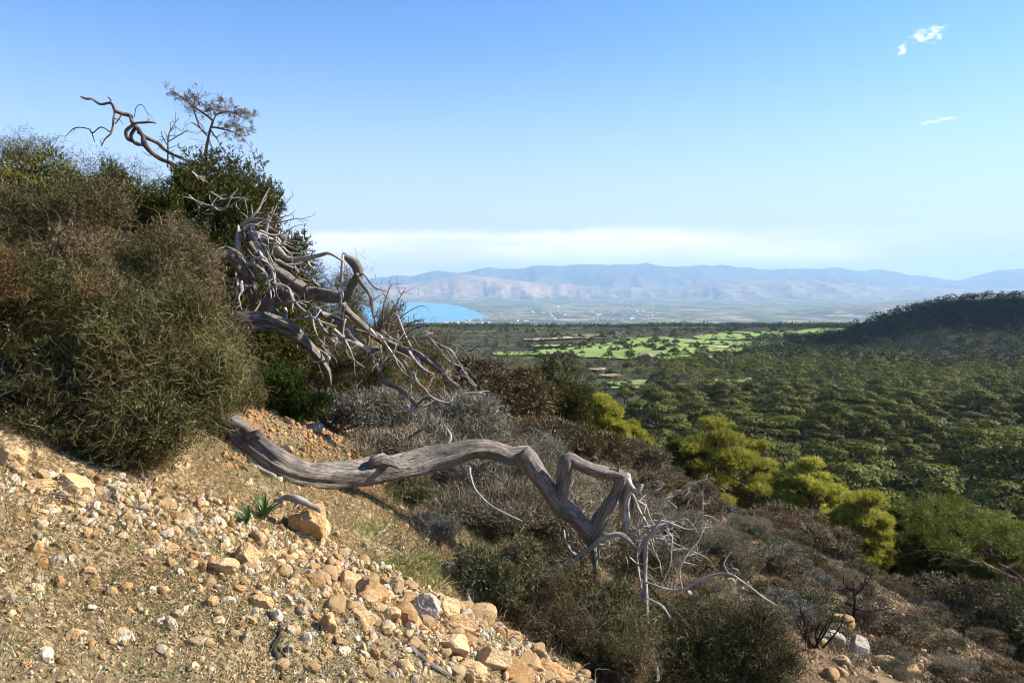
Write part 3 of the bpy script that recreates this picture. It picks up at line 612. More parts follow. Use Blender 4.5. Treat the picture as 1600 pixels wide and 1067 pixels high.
# ------------------------------------------------------------------ shrubs
def shrub_parts(W, D, H, n, style, seed, lsize, lobes=24):
    """local coordinates, base at the origin. returns dict part -> Acc"""
    g = np.random.default_rng(seed)
    th = g.uniform(0, 6.28, lobes); q = np.sqrt(g.uniform(0, 1, lobes)); ph = g.uniform(.06, .8, lobes)
    k = np.sqrt(np.clip(1-(q*.8)**2, .1, 1))
    c = np.stack([np.cos(th)*q*W*.38, np.sin(th)*q*D*.38, ph*H*k*1.0], 1)
    lr = g.uniform(.13, .27, lobes)[:, None]*np.array([W*.72, D*.72, H*.85])
    li = g.integers(0, lobes, n); d = rdir(n, g); d[:, 2] = np.where(g.uniform(size=n) < .7, np.abs(d[:, 2]), d[:, 2])
    rad = 1-.55*g.uniform(size=n)**1.6
    rad = rad*(1+.18*(g.uniform(size=n) < .1)*g.uniform(size=n))*(1+.5*fbm(d[:, 0]*4+li*3.3, d[:, 1]*4+d[:, 2]*3, seed, 3))
    p = c[li]+d*lr[li]*rad[:, None]; ok = p[:, 2] > .01*H; p, d, li, rad = p[ok], d[ok], li[ok], rad[ok]; n = len(p)
    lobe_t = g.uniform(-.14, .14, lobes)[li]
    out = {}
    A = Acc()
    for s in range(9):
        e = c[g.integers(0, lobes)]+g.normal(size=3)*.05*W; b0 = np.array([g.normal()*.04*W, g.normal()*.04*D, -.05]); mdl = (b0+e)/2+g.normal(size=3)*np.array([.08*W, .08*D, .03*H])
        r0 = .018*W*g.uniform(.6, 1.1)
        A.add(*(lambda t: (t[0], t[1], g.uniform(0, 1), t[2]))(tube(np.array([[*b0, r0], [*mdl, r0*.75], [*e, r0*.35]]), 6, W*.04, .1, s)))
    out['stem'] = (A, 'deadbrown')
    A = Acc()
    if style in ('thorn',):
        dd = unit(d*.75+rdir(n, g)*.8+np.array([0, 0, .2])); V, Fq = strands(p, dd, g.uniform(.3, .85, n)*lsize, lsize*.05, 3, .75, g, .4)
        t = np.clip(.42+lobe_t+g.normal(size=n)*.26+(rad-.75)*.5, 0, 1); A.add(V, Fq, rep(t, 8))  # inner strands tinted darker: shade inside the bush put into the colour
        m_ = int(n*1.3); k = g.integers(0, n, m_); dd = unit(d[k]*.5+rdir(m_, g)); V, Fq = leaves(p[k]+rdir(m_, g)*lsize*.3, dd, g.uniform(.16, .34, m_)*lsize, lsize*.085, g)
        A.add(V, Fq, rep(np.clip(t[k]-.1+g.normal(size=m_)*.2, 0, 1), 4))
        m_ = max(30, n//170); k = g.integers(0, n, m_); dd = unit(d[k]*.8+rdir(m_, g)*.6+np.array([0, 0, .25])); V, Fq = strands(p[k]*np.array([.92, .92, .92]), dd, g.uniform(1.6, 3.4, m_)*lsize, lsize*.075, 5, .5, g, .3)
        A.add(V, Fq, rep(g.uniform(.6, 1, m_), 12))
        # clumps of dead, tangled twigs
        m_ = n//9; cl_ = g.integers(0, n, 9); k = cl_[g.integers(0, 9, m_)]; V, Fq = strands(p[k]+g.normal(size=(m_, 3))*lsize*1.5, unit(d[k]*.4+rdir(m_, g)), g.uniform(.6, 1.8, m_)*lsize, lsize*.045, 3, .6, g, .4); A.add(V, Fq, rep(g.uniform(.5, 1, m_), 8))
    elif style == 'leafy':
        dd = unit(d+rdir(n, g)*.9); V, Fq = leaves(p, dd, g.uniform(.6, 1.3, n)*lsize, g.uniform(.3, .5, n)*lsize, g)
        A.add(V, Fq, rep(np.clip(.42+lobe_t+g.normal(size=n)*.23+(rad-.75)*.3, 0, 1), 4))  # leaves near the core tinted darker, inner shade given as colour
        m_ = n//4; k = g.integers(0, n, m_); V, Fq = strands(p[k], unit(d[k]+rdir(m_, g)*.6), lsize*2.2, lsize*.12, 2, .4, g); A.add(V, Fq, rep(g.uniform(.5, 1, m_), 6))
    elif style == 'juniper':       # sprays of scale foliage: bunches of short fat strands
        m_ = n//3; k = g.integers(0, n, m_); ax = unit(d[k]+rdir(m_, g)*.7+np.array([0, 0, .2]))
        pp = np.repeat(p[k], 7, 0)+np.repeat(ax, 7, 0)*g.uniform(-.2, 1.2, m_*7)[:, None]*lsize; dd = unit(np.repeat(ax, 7, 0)+rdir(m_*7, g)*.95)
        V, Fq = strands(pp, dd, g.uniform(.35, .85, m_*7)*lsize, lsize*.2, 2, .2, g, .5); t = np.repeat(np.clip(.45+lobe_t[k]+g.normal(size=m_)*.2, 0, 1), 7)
        A.add(V, Fq, rep(np.clip(t+g.normal(size=m_*7)*.12, 0, 1), 6))
    elif style == 'twig':
        dd = unit(d*.6+rdir(n, g)*.75+np.array([0, 0, .4])); V, Fq = strands(p, dd, g.uniform(.4, 1.2, n)*lsize*.8, lsize*.03, 4, .5, g, .4)
        A.add(V, Fq, rep(np.clip(g.normal(size=n)*.26+.52, 0, 1), 10))
        out['twigs'] = (A, None); B = Acc(); m_ = int(n*3); k = g.integers(0, n, m_); V, Fq = leaves(p[k]+rdir(m_, g)*lsize*.5-np.array([0, 0, .04*H]), unit(d[k]*.5+rdir(m_, g)), g.uniform(.09, .17, m_)*lsize, lsize*.065, g)
        B.add(V, Fq, rep(g.uniform(0, 1, m_), 4)); out['foliage'] = (B, None); return out
    out['foliage'] = (A, None)
    return out
def build_shrub(name, loc, label, W, D, H, n, style, mt_, seed, lsize, group=None, lobes=24, cat="shrub"):
    root = empty(name, loc, label, cat, group)
    if style == 'thorn': n = int(n*1.45)
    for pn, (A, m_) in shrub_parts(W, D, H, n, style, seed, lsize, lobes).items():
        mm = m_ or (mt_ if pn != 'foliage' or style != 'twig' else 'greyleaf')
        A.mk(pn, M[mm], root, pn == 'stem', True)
    return root
def shrub_at(px, d, wpx, top, style, mt_, n, ls, label, name="shrub", dep=1.0, lobes=24, group=None, base=None):
    if base is not None: d = float(gy(px, base)[0])
    x = (px-800)/F*d; z = float(G(x, d)); W = wpx/F*d*1.08; H = ((HZ-top)/F*d-z)*1.05
    return build_shrub(name, (x, d, z), label, W, W*dep, H, n, style, mt_, int(px*7+top), ls, group, lobes)
SH = [ # px, depth, width px, top py, style, material, count, leaf size, label
 (245,4.6,265,428,'thorn','thorn',62000,.075,"large olive green thorny shrub above the stony slope",'thorny_shrub'),
 (310,5.9,120,520,'thorn','thorn',20000,.075,"olive thorny shrub at the fallen tree's root end",'thorny_shrub'),
 (120,5.5,360,262,'thorn','thornbrown',52000,.08,"big brown thorny shrub with dead pinkish tips at left",'thorny_shrub'),
 (10,4.62,270,385,'thorn','thorn',26000,.075,"dark thorny shrub cut by the photo's left edge",'thorny_shrub'),
 (270,6.3,210,345,'thorn','thornbrown',26000,.08,"brown thorny shrub beneath the dark juniper",'thorny_shrub'),
 (170,4.5,190,440,'thorn','thorn',14000,.075,"yellow tipped thorny shrub in front of the hollow",'thorny_shrub'),
 (150,4.45,150,630,'thorn','thorndark',5000,.06,"small grey green bush at the foot of the big shrubs",'thorny_shrub'),
 (20,7.6,300,208,'leafy','juniper',26000,.055,"green leafy shrub on the skyline at far left",'shrub'),
 (150,7.8,210,222,'juniper','juniper',36000,.045,"low juniper on the skyline under the dead snag",'juniper'),
 (315,8.2,230,222,'juniper','juniper',60000,.05,"dark rounded juniper beneath the small dry tree",'juniper'),
 (395,8.8,180,262,'juniper','juniper',36000,.048,"juniper sloping down behind the tangled dead branches",'juniper'),
 (442,9.6,120,328,'juniper','juniper',20000,.05,"yellowish juniper tip against the sky above the dead tree",'juniper'),
 (520,11.5,110,378,'thorn','thornbrown',9000,.11,"golden brown bush against the cloud bank",'thorny_shrub'),
 (470,10.5,190,425,'thorn','thorn',15000,.1,"olive bush behind the upper dead trunk",'thorny_shrub'),
 (590,11.5,150,462,'thorn','thorn',15000,.1,"olive thorny bush beside the sea view",'thorny_shrub'),
 (555,9.5,170,530,'thorn','thorndark',14000,.08,"dark thorny bush under the long dead branches",'thorny_shrub'),
 (655,12.5,170,505,'thorn','thorn',14000,.1,"olive thorny bush behind the dead branch fans",'thorny_shrub'),
 (735,16,150,545,'leafy','heath',10000,.09,"olive brown bush on the ridge at the end of the dead branches",'shrub'),
 (420,7.2,115,550,'juniper','brightgreen',20000,.03,"fresh green low bush behind the lower fallen trunk",'shrub'),
 (472,7.4,85,588,'juniper','brightgreen',11000,.03,"lower lobe of fresh green scrub just left of the grey leaved bush",'shrub'),
 (375,6.6,70,545,'thorn','thornbrown',5000,.07,"rusty dry bush between the green bush and the thorny shrub",'thorny_shrub'),
 (520,7.9,130,612,'leafy','sage',8000,.035,"grey leaved bush right of the fresh green bush",'shrub'),
 (800,20,140,568,'leafy','russet',9000,.11,"brown domed bush on the ridge left of the dark green one",'shrub'),
 (850,24,120,555,'juniper','juniper',17000,.11,"dark green domed bush on the ridge against the valley",'juniper'),
 (893,23,75,596,'juniper','juniper',9000,.11,"dark green bush stepping down from the ridge dome",'juniper'),
 (870,17,130,640,'leafy','russet',9000,.085,"russet bush below the dark green ridge bushes",'shrub'),
 (930,19,120,668,'leafy','russet',9000,.085,"reddish brown bush on the slope left of the bright pines",'shrub'),
 (1000,24,110,690,'leafy','heath',7000,.1,"brown bush at the foot of the yellow green pine",'shrub'),
 (1230,30,120,780,'leafy','heath',6000,.12,"olive brown bush under the middle bright pine",'shrub'),
 (1290,27,110,815,'leafy','heath',6000,.12,"dark brown bush on the ridge right of centre",'shrub'),
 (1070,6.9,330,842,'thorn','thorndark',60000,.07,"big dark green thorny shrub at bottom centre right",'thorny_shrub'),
 (780,5.6,170,832,'leafy','greyleaf',16000,.026,"dark small leaved bush at the edge of the grassy fold",'shrub'),
 (850,5.5,150,890,'thorn','thornbrown',13000,.06,"shaded scraggly bush between the grassy fold and the hanging branches",'thorny_shrub'),
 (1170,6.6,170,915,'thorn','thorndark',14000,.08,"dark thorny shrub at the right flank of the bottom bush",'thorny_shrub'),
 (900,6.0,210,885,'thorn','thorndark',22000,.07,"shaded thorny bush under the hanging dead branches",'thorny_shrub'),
 (810,7.6,150,835,'leafy','greyleaf',12000,.03,"shaded small leaved bush under the lower trunk's arch",'shrub'),
 (675,6.3,85,806,'thorn','sage',12000,.045,"small round grey green bush beside the scree",'shrub'),
 (640,7.0,110,745,'leafy','greyleaf',9000,.028,"dark low bush right under the lower trunk",'shrub'),
 (1500,26,170,905,'leafy','heath',9000,.12,"dark brown bush below the rightmost pine's limb",'shrub'),
 (960,5.6,150,965,'thorn','thornbrown',16000,.065,"near brownish thorny bush at the bottom edge under the hanging twigs",'thorny_shrub'),
 (60,4.3,190,560,'thorn','thorndark',12000,.06,"added dark thorny bush filling the shade above the flat ochre rock",'thorny_shrub'),  # this and the next three bushes added to fill shade under the shrubs
 (95,4.2,150,600,'thorn','thorndark',8000,.055,"added dark thorny tangle filling the shade above the reddish boulder",'thorny_shrub'),
 (185,4.25,110,640,'thorn','thorn',7000,.055,"added olive thorny tangle filling the shade at the foot of the large olive green shrub",'thorny_shrub'),
 (40,4.5,130,590,'thorn','thorndark',7000,.06,"added dark scraggly bush filling the shaded hollow at the left edge",'thorny_shrub'),
 (90,9.5,330,215,'thorn','thorn',20000,.1,"broad thorny bush on the upper slope behind the skyline shrubs at far left",'thorny_shrub'),
 (255,10,200,268,'thorn','thorn',16000,.1,"thorny bush on the upper slope in the notch of the skyline",'thorny_shrub'),
 (385,11.5,160,330,'thorn','thornbrown',13000,.11,"brown thorny bush on the upper slope behind the dark juniper",'thorny_shrub'),
 (1590,24,120,915,'leafy','greyleaf',7000,.12,"olive bush at the right edge under the pine",'shrub'),
]
for s in SH: shrub_at(*s[:9], name=s[9])
TW = [(590,9.0,170,600,"grey twiggy shrub left of centre under the dead branch tips"),(700,9.6,200,598,"pale grey twiggy shrub right below the long dead branches"),
 (790,10.5,170,636,"pale twiggy shrub just behind the trunk's arch"),(860,11.5,150,690,"grey twiggy shrub behind the trunk's bent knee"),
 (600,7.8,180,680,"leafy twiggy shrub directly behind the lower trunk"),(710,8.2,190,675,"twiggy shrub rising behind the middle of the lower trunk"),
 (760,7.4,200,745,"brown twiggy shrub beneath the trunk's arch"),(860,8.0,190,760,"brown twiggy shrub under the bent knee of the trunk"),
 (930,10,170,735,"twiggy shrub behind the knobbed upright limb"),(700,7.2,130,790,"small twiggy shrub above the round grey bush"),
 (1010,11.5,180,775,"brown twiggy shrub right of the hanging stump"),(1090,13,170,800,"brown twiggy shrub behind the bottom thorny bush")]
for k, (px, d, w, top_, lab) in enumerate(TW):
    shrub_at(px, d, w, top_, 'twig', 'greytwig' if k in (0, 1, 2, 3, 5) else 'litter', 9000, .17, lab, name="twiggy_shrub", dep=1.1)
# repeated low shrubs covering the slope
low = []
for k, (st, mt_, nm, lab, grp) in enumerate([('leafy','heath','low_shrub',"low brown shrub of the slope right of the fallen tree","low brown shrubs on the slope"),('leafy','russet','low_shrub',"low russet shrub of the slope right of the fallen tree","low russet shrubs on the slope"),
        ('leafy','greyleaf','low_shrub',"low olive shrub of the slope right of the fallen tree","low olive shrubs on the slope"),('twig','litter','low_shrub',"low twiggy bush of the slope right of the fallen tree","low twiggy bushes on the slope"),('leafy','heath','low_shrub',"low brown shrub of the slope right of the fallen tree","low brown shrubs on the slope"),
        ('leafy','sage','low_shrub',"low grey shrub of the slope right of the fallen tree","low grey shrubs on the slope")]):
    low.append(build_shrub(nm, (0, 0, -500), lab, 1.3, 1.3, .62, 5200 if st != 'twig' else 4200, st, mt_, 3000+k, .055 if st != 'twig' else .16, grp, 14))
g = np.random.default_rng(5); cnt = 0; used = [False]*6
pts = []
tries = 0
while len(pts) < 230 and tries < 20000:
    tries += 1
    y = math.sqrt(g.uniform(9.5**2, 37**2)); u = g.uniform(-.02, .72); x = u*y
    if y < 13 and u < .12: continue
    if any((x-a)**2+(y-b_)**2 < (.42*min(1.4, .5+y*.03)*1.5)**2 for a, b_ in pts): continue
    if fbm(np.array(x*.35), np.array(y*.35), 99, 2) < -.28: continue
    pts.append((x, y))
for x, y in pts:
    k = int(g.choice(6, p=[.24, .2, .17, .12, .17, .1])); s = g.uniform(.55, 1.25)*(.6+y*.018)
    z = float(G(x, y)); sc = (s, s, s*g.uniform(.7, 1.05)); rz = g.uniform(0, 6.28)
    if not used[k]:
        used[k] = True; low[k].location = (x, y, z); low[k].scale = sc; low[k].rotation_euler = (0, 0, rz)
    else: copy_tree(low[k], (x, y, z), rz, sc)

# ------------------------------------------------------------------ dead wood
def limb(root, pts, name="branch", m_='dead', seg=None, seed=0, flute=.14, twigs=0, g=None):
    """pts rows: photo px, photo py, depth (m), radius in photo px"""
    q = np.array([[*P(a, b_, d), r_*(.68 if r_ < 3 else .68+.32*min(1, (r_-3)/6))/F*d] for a, b_, d, r_ in pts])
    q[:, 3] *= np.random.default_rng(seed+9).uniform(.84, 1.08, len(q))*np.where(q[:, 3] > .05, .84, 1)
    q[1:-1, :3] += np.random.default_rng(seed+50).normal(size=(len(q)-2, 3))*q[1:-1, 3:]*np.where(q[1:-1, 3:] > .04, .08, .35); rm = q[:, 3].mean()
    seg = seg or int(np.clip(rm*260, 6, 40)); A = Acc()
    V, Fs, uv = tube(q, seg, None, flute, seed); A.add(V, Fs, 0, uv)
    if twigs:
        g = np.random.default_rng(seed+1000); c = crom(q, .02)
        for k in range(twigs):
            i = g.integers(len(c)//5, len(c)); b0 = c[i][:3]; d0 = unit(g.normal(size=3)+unit(c[min(i+3, len(c)-1)][:3]-c[max(i-3, 0)][:3])*.9); L = g.uniform(.06, .25)*q[0, 1]/9
            p1 = b0+d0*L*.5+g.normal(size=3)*L*.12; p2 = p1+unit(d0+g.normal(size=3)*.6)*L*.5; r0 = min(c[i][3]*.5, .006)+.0012
            V, Fs, uv = tube(np.array([[*b0, r0], [*p1, r0*.7], [*p2, r0*.3]]), 5, L*.15, .08, k); A.add(V, Fs, 0, uv)
    return A.mk(name, M[m_], root, True)
# --- lower fallen tree
lt = empty("fallen_tree", on_ground(480, 755), "thick weathered fallen trunk arching over the slope in the middle foreground", "dead tree")
limb(lt, [(318,628,6.25,9),(342,645,6.08,16),(368,672,5.82,22),(398,700,5.6,26),(432,724,5.5,26),(470,739,5.62,23),(512,742,5.82,22),(560,736,6.05,24),(612,730,6.22,25),(660,723,6.35,24),(703,713,6.40,21),(740,701,6.45,18),(770,702,6.50,17),(798,713,6.53,15),(820,712,6.55,14),(834,728,6.56,15),(856,762,6.58,17),(876,790,6.60,20),(900,806,6.62,18),(917,828,6.65,16),(926,850,6.67,12),(933,872,6.68,6)], "trunk", 'dead', 44, 1, .17)
limb(lt, [(340,650,6.0,6),(362,690,5.75,8),(400,728,5.45,8),(430,745,5.38,5)], "root", 'deadpale', 14, 9, .25)
limb(lt, [(392,688,5.6,12),(408,682,5.58,8),(414,690,5.56,3)], "branch", 'dead', 16, 10, .25)
limb(lt, [(606,728,6.14,13),(596,718,6.06,11),(585,721,6.0,8),(577,729,5.97,3)], "branch", 'dead', 16, 3, .3)
limb(lt, [(600,722,6.08,8),(616,727,6.04,6),(626,733,6.02,2)], "branch", 'dead', 12, 4, .3)
limb(lt, [(818,716,6.53,13),(824,706,6.53,9),(826,700,6.53,4)], "branch", 'dead', 16, 4, .3)
limb(lt, [(872,800,6.60,13),(878,770,6.57,12),(880,745,6.54,12),(882,724,6.52,13),(889,716,6.52,10),(900,722,6.53,9.5),(925,733,6.56,9),(950,739,6.60,9),(968,742,6.63,10),(976,748,6.65,10)], "branch", 'dead', 26, 5, .13)
limb(lt, [(922,840,6.64,12),(938,815,6.63,12),(950,790,6.62,11),(961,768,6.62,10),(970,750,6.63,11),(976,740,6.65,8)], "branch", 'dead', 26, 6, .2)
limb(lt, [(965,752,6.60,4),(966,738,6.60,3.2),(966,722,6.60,2.4)], "branch", 'dead', 10, 7)
limb(lt, [(977,744,6.65,8),(981,760,6.67,9),(979,785,6.68,8),(976,812,6.68,7),(974,840,6.68,4)], "branch", 'deadpale', 18, 8, .4)
limb(lt, [(982,748,6.68,6),(988,775,6.70,5),(988,805,6.72,3)], "branch", 'deadbrown', 12, 11, .3)
limb(lt, [(978,746,6.65,6),(990,762,6.63,5),(997,768,6.62,5),(1003,757,6.60,4)], "branch", 'deadpale', 14, 12, .3)
limb(lt, [(988,772,6.65,4),(998,795,6.63,3.6),(1010,818,6.62,3.4),(1018,840,6.60,2.6),(1022,852,6.60,1.6)], "branch", 'deadpale', 10, 13)
limb(lt, [(850,890,6.55,1.8),(880,880,6.56,3),(905,869,6.58,3.4),(924,856,6.58,5),(936,843,6.56,5.2),(952,836,6.54,5),(970,836,6.53,4.6),(985,845,6.54,3.8),(996,858,6.56,2.4)], "branch", 'deadpale', 14, 14, twigs=3)
limb(lt, [(881,828,6.50,3),(884,845,6.50,3.6),(893,860,6.51,4),(901,868,6.52,4.6),(896,882,6.50,4),(889,892,6.49,2.4)], "branch", 'deadpale', 12, 15)
limb(lt, [(926,850,6.65,9),(929,878,6.64,6),(932,900,6.63,4),(933,928,6.62,3),(929,950,6.62,1.6)], "branch", 'dead', 12, 16, .3)
limb(lt, [(1036,804,6.45,2),(1024,824,6.47,3.6),(1012,845,6.48,4.4),(1008,875,6.46,4.2),(1007,915,6.42,4.4),(1009,960,6.36,4.4),(1014,1000,6.30,3.4),(1026,1040,6.26,2.6),(1030,1062,6.24,1.6)], "branch", 'deadpale', 12, 17, twigs=8)
limb(lt, [(1000,845,6.52,2.6),(994,870,6.50,3),(999,900,6.47,3),(1004,935,6.40,2)], "branch", 'deadpale', 8, 18)
limb(lt, [(1012,842,6.48,3),(1028,828,6.46,3),(1042,818,6.44,1.6)], "branch", 'deadpale', 8, 19)
limb(lt, [(1006,908,6.40,2.8),(1036,919,6.30,3),(1066,920,6.25,3),(1100,904,6.20,3.4),(1135,897,6.15,3.6),(1158,907,6.12,3),(1188,929,6.10,2.6),(1214,946,6.08,1.5)], "branch", 'deadpale', 10, 20, twigs=4)
limb(lt, [(1066,920,6.25,1.8),(1062,890,6.30,2.2),(1074,866,6.34,2.2),(1094,838,6.40,2),(1098,800,6.45,1.5),(1098,764,6.50,.8)], "branch", 'deadpale', 8, 21, twigs=8)
limb(lt, [(1094,838,6.40,1.6),(1075,812,6.42,1.4),(1055,815,6.42,1)], "branch", 'deadpale', 6, 22, twigs=3)
limb(lt, [(1140,898,6.15,1.8),(1132,880,6.15,1.7),(1142,862,6.16,1)], "branch", 'deadpale', 6, 23)
limb(lt, [(1010,934,6.36,2.4),(1034,947,6.30,3),(1047,964,6.26,2)], "branch", 'deadpale', 8, 24)
limb(lt, [(733,728,6.40,4),(736,745,6.35,3),(745,768,6.28,2.4),(768,792,6.20,2.6),(800,806,6.12,2.2),(816,814,6.10,1.2)], "branch", 'deadpale', 10, 25)
limb(lt, [(690,706,6.50,3),(705,684,6.60,2.6),(693,662,6.70,1.6)], "branch", 'deadpale', 8, 26)
limb(lt, [(655,706,6.40,4),(664,700,6.45,3),(652,697,6.50,1.6)], "branch", 'deadpale', 8, 27)
limb(lt, [(1002,880,6.40,2),(960,905,6.42,1.6),(950,930,6.42,1)], "branch", 'deadbrown', 6, 28, twigs=4)
g = np.random.default_rng(606)
for k in range(26):     # spray of broken forked twigs at the fork end
    a0, b0 = g.uniform(968, 1060), g.uniform(770, 880); ang = g.uniform(-1.2, 2.0); L = g.uniform(25, 90); pp = [(a0, b0, 6.6+g.uniform(-.1, .1), g.uniform(1.4, 2.8))]
    for j in range(4):
        ang += g.uniform(-.5, .5); a0 += math.cos(ang)*L/4; b0 += math.sin(ang)*L/4; pp.append((a0, b0, pp[-1][2]+g.uniform(-.04, .04), pp[0][3]*(1-.2*(j+1))))
    limb(lt, pp, "branch", 'deadpale', 6, 500+k, twigs=3)
# thin dead stems standing out of the bottom
dl = empty("dead_twigs", on_ground(955, 1060), "thin bleached twigs in front of the shaded thorny bush at the bottom", "dead twigs")
limb(dl, [(967,1062,5.9,2.2),(955,1020,5.92,2.2),(942,990,5.95,1.8),(935,975,5.96,1)], "branch", 'deadpale', 7, 31)
limb(dl, [(960,1048,5.9,2.2),(938,1030,5.9,1.8),(922,1002,5.9,1.6),(936,985,5.92,1)], "branch", 'deadpale', 7, 32, twigs=3)
# --- upper dead tree
ut = empty("dead_tree", P(430, 600, 8.7), "tangled silvery dead tree toppled over the bushes at upper left of centre", "dead tree")
D0 = 7.55
limb(ut, [(326,410,7.1,6),(338,400,7.15,11),(354,396,7.2,13),(368,404,7.25,13),(376,422,7.3,11),(388,445,7.4,9),(400,472,7.6,8)], "trunk", 'deadbrown', 34, 41, .26)
limb(ut, [(370,499,7.3,13),(388,500,7.3,16),(412,503,7.35,17),(440,508,7.4,15),(460,520,7.45,13),(480,538,7.55,9),(500,556,7.6,7),(512,578,7.65,5),(517,602,7.7,2)], "trunk", 'dead', 34, 42, .24)
limb(ut, [(382,480,D0+.2,9),(402,478,D0+.15,13),(425,468,D0+.1,16),(455,459,D0+.05,16),(490,460,D0,14),(520,465,D0-.05,11),(540,463,D0-.1,9),(552,447,D0-.12,9),(560,428,D0-.14,9),(554,412,D0-.15,8),(543,402,D0-.15,6),(536,395,D0-.15,2)], "branch", 'dead', 30, 43, .15)
limb(ut, [(382,370,D0+.1,6),(396,392,D0+.08,9),(425,418,D0+.05,12),(455,440,D0,12),(485,458,D0,11)], "branch", 'dead', 24, 44, .15)
limb(ut, [(387,366,D0+.05,9),(402,370,D0,9),(420,380,D0-.05,8),(436,395,D0-.1,6),(452,404,D0-.12,5.4),(478,405,D0-.16,5),(500,398,D0-.2,4.2),(515,397,D0-.22,3.6),(536,408,D0-.25,2.6)], "branch", 'deadpale', 16, 45, .15)
limb(ut, [(453,405,D0-.12,4),(462,418,D0-.14,3),(467,426,D0-.15,1.4)], "branch", 'deadpale', 8, 46)
limb(ut, [(480,404,D0-.16,3),(484,414,D0-.16,2.4),(492,420,D0-.18,1.4)], "branch", 'deadpale', 8, 47)
limb(ut, [(385,375,D0+.05,8),(388,358,D0,8),(396,349,D0-.02,6.5),(412,347,D0-.05,6),(422,354,D0-.08,6),(427,368,D0-.1,5.4),(430,382,D0-.1,3)], "branch", 'dead', 18, 48, .15)
limb(ut, [(394,350,D0,3),(394,336,D0,2),(393,320,D0,1)], "branch", 'deadpale', 8, 49)
limb(ut, [(414,347,D0-.05,4),(419,340,D0-.08,2.6),(420,333,D0-.1,2),(430,337,D0-.1,1.8),(438,343,D0-.12,1)], "branch", 'deadpale', 8, 50)
limb(ut, [(393,352,D0-.06,5),(400,372,D0-.1,5),(408,392,D0-.14,4.4),(420,415,D0-.18,4),(426,435,D0-.2,3),(433,452,D0-.2,1.6)], "branch", 'deadpale', 12, 51, .15)
limb(ut, [(372,352,D0-.1,2),(371,368,D0-.1,5),(374,388,D0-.12,5),(380,404,D0-.15,5),(390,422,D0-.18,5.4),(389,438,D0-.18,4.6),(381,452,D0-.2,3.4),(372,462,D0-.22,1.6)], "branch", 'deadpale', 14, 52, .2)
limb(ut, [(374,374,D0-.1,3),(382,372,D0-.12,2.6),(380,362,D0-.12,2),(372,364,D0-.12,1.6)], "branch", 'dead', 8, 53)
limb(ut, [(370,385,D0-.1,3),(362,376,D0-.1,2),(355,370,D0-.1,1)], "branch", 'deadbrown', 8, 54)
limb(ut, [(385,412,D0-.2,4),(402,418,D0-.24,3.8),(415,428,D0-.26,3.6),(420,444,D0-.28,3),(424,466,D0-.3,1.6)], "branch", 'deadpale', 10, 55)
limb(ut, [(396,414,D0-.25,4),(396,405,D0-.27,3.8),(404,402,D0-.28,3.8),(414,404,D0-.28,3),(420,416,D0-.3,1.6)], "branch", 'deadpale', 10, 56)
limb(ut, [(398,380,D0-.1,3),(412,405,D0-.2,3),(425,425,D0-.25,2.6),(430,445,D0-.3,2)], "branch", 'deadpale', 8, 57, twigs=3)
limb(ut, [(404,365,D0-.05,3),(415,392,D0-.15,2.6),(428,415,D0-.2,2)], "branch", 'deadpale', 8, 58, twigs=2)
limb(ut, [(426,442,D0-.3,2.6),(440,446,D0-.32,3),(452,452,D0-.34,3),(460,470,D0-.36,2.8),(476,486,D0-.38,2.6),(498,500,D0-.4,2.4),(526,510,D0-.4,1.4)], "branch", 'deadpale', 10, 59, twigs=2)
limb(ut, [(500,448,D0-.05,2),(488,436,D0-.1,1.8),(494,426,D0-.12,1.6),(504,422,D0-.12,1)], "branch", 'deadpale', 6, 60)
limb(ut, [(470,450,D0,3),(485,445,D0-.05,2),(499,441,D0-.05,1)], "branch", 'deadpale', 6, 61)
limb(ut, [(430,370,D0+.1,4),(445,381,D0+.05,3.4),(464,391,D0,2)], "branch", 'dead', 10, 62)
limb(ut, [(536,398,D0-.2,3),(533,425,D0-.22,3.6),(536,450,D0-.24,3.6),(533,466,D0-.28,3),(525,479,D0-.3,1.8)], "branch", 'deadpale', 12, 63)
limb(ut, [(557,428,D0-.2,5),(566,442,D0-.22,4.6),(574,456,D0-.24,4),(581,470,D0-.26,3.4),(583,487,D0-.28,2)], "branch", 'dead', 12, 64)
limb(ut, [(560,438,D0-.2,2.6),(564,428,D0-.22,2.4),(571,432,D0-.24,2),(584,448,D0-.25,1.8),(601,455,D0-.26,1)], "branch", 'deadbrown', 8, 65, twigs=3)
limb(ut, [(403,478,D0+.1,8),(400,465,D0+.05,5),(394,460,D0,2)], "branch", 'dead', 12, 66)
limb(ut, [(425,478,D0+.1,9),(418,490,D0,8),(410,503,D0-.05,6),(402,516,D0-.1,2)], "branch", 'dead', 14, 67, .2)
limb(ut, [(428,485,D0+.1,6),(440,500,D0,5),(438,518,D0-.1,3.4),(438,534,D0-.12,1.6)], "branch", 'deadbrown', 10, 68)
limb(ut, [(445,482,D0+.1,4),(448,495,D0,3.4),(442,506,D0-.05,2)], "branch", 'deadpale', 8, 69)
limb(ut, [(408,468,D0-.1,2.4),(404,478,D0-.15,2),(397,490,D0-.2,2),(396,508,D0-.22,1)], "branch", 'deadpale', 8, 70)
limb(ut, [(491,473,D0-.1,4.6),(494,490,D0-.14,4.4),(502,510,D0-.18,4.6),(512,528,D0-.22,5),(528,540,D0-.25,5.4),(543,534,D0-.26,5),(562,538,D0-.25,4.6),(578,548,D0-.2,4)], "branch", 'deadpale', 14, 71, .2)
limb(ut, [(500,492,D0+.1,5),(516,494,D0+.05,6.4),(536,509,D0,7.4),(556,530,D0-.05,7),(576,552,D0-.1,6),(590,572,D0-.15,5),(600,592,D0-.18,5),(620,606,D0-.22,5),(640,622,D0-.25,5),(652,636,D0-.28,3.6)], "branch", 'dead', 18, 72, .15)
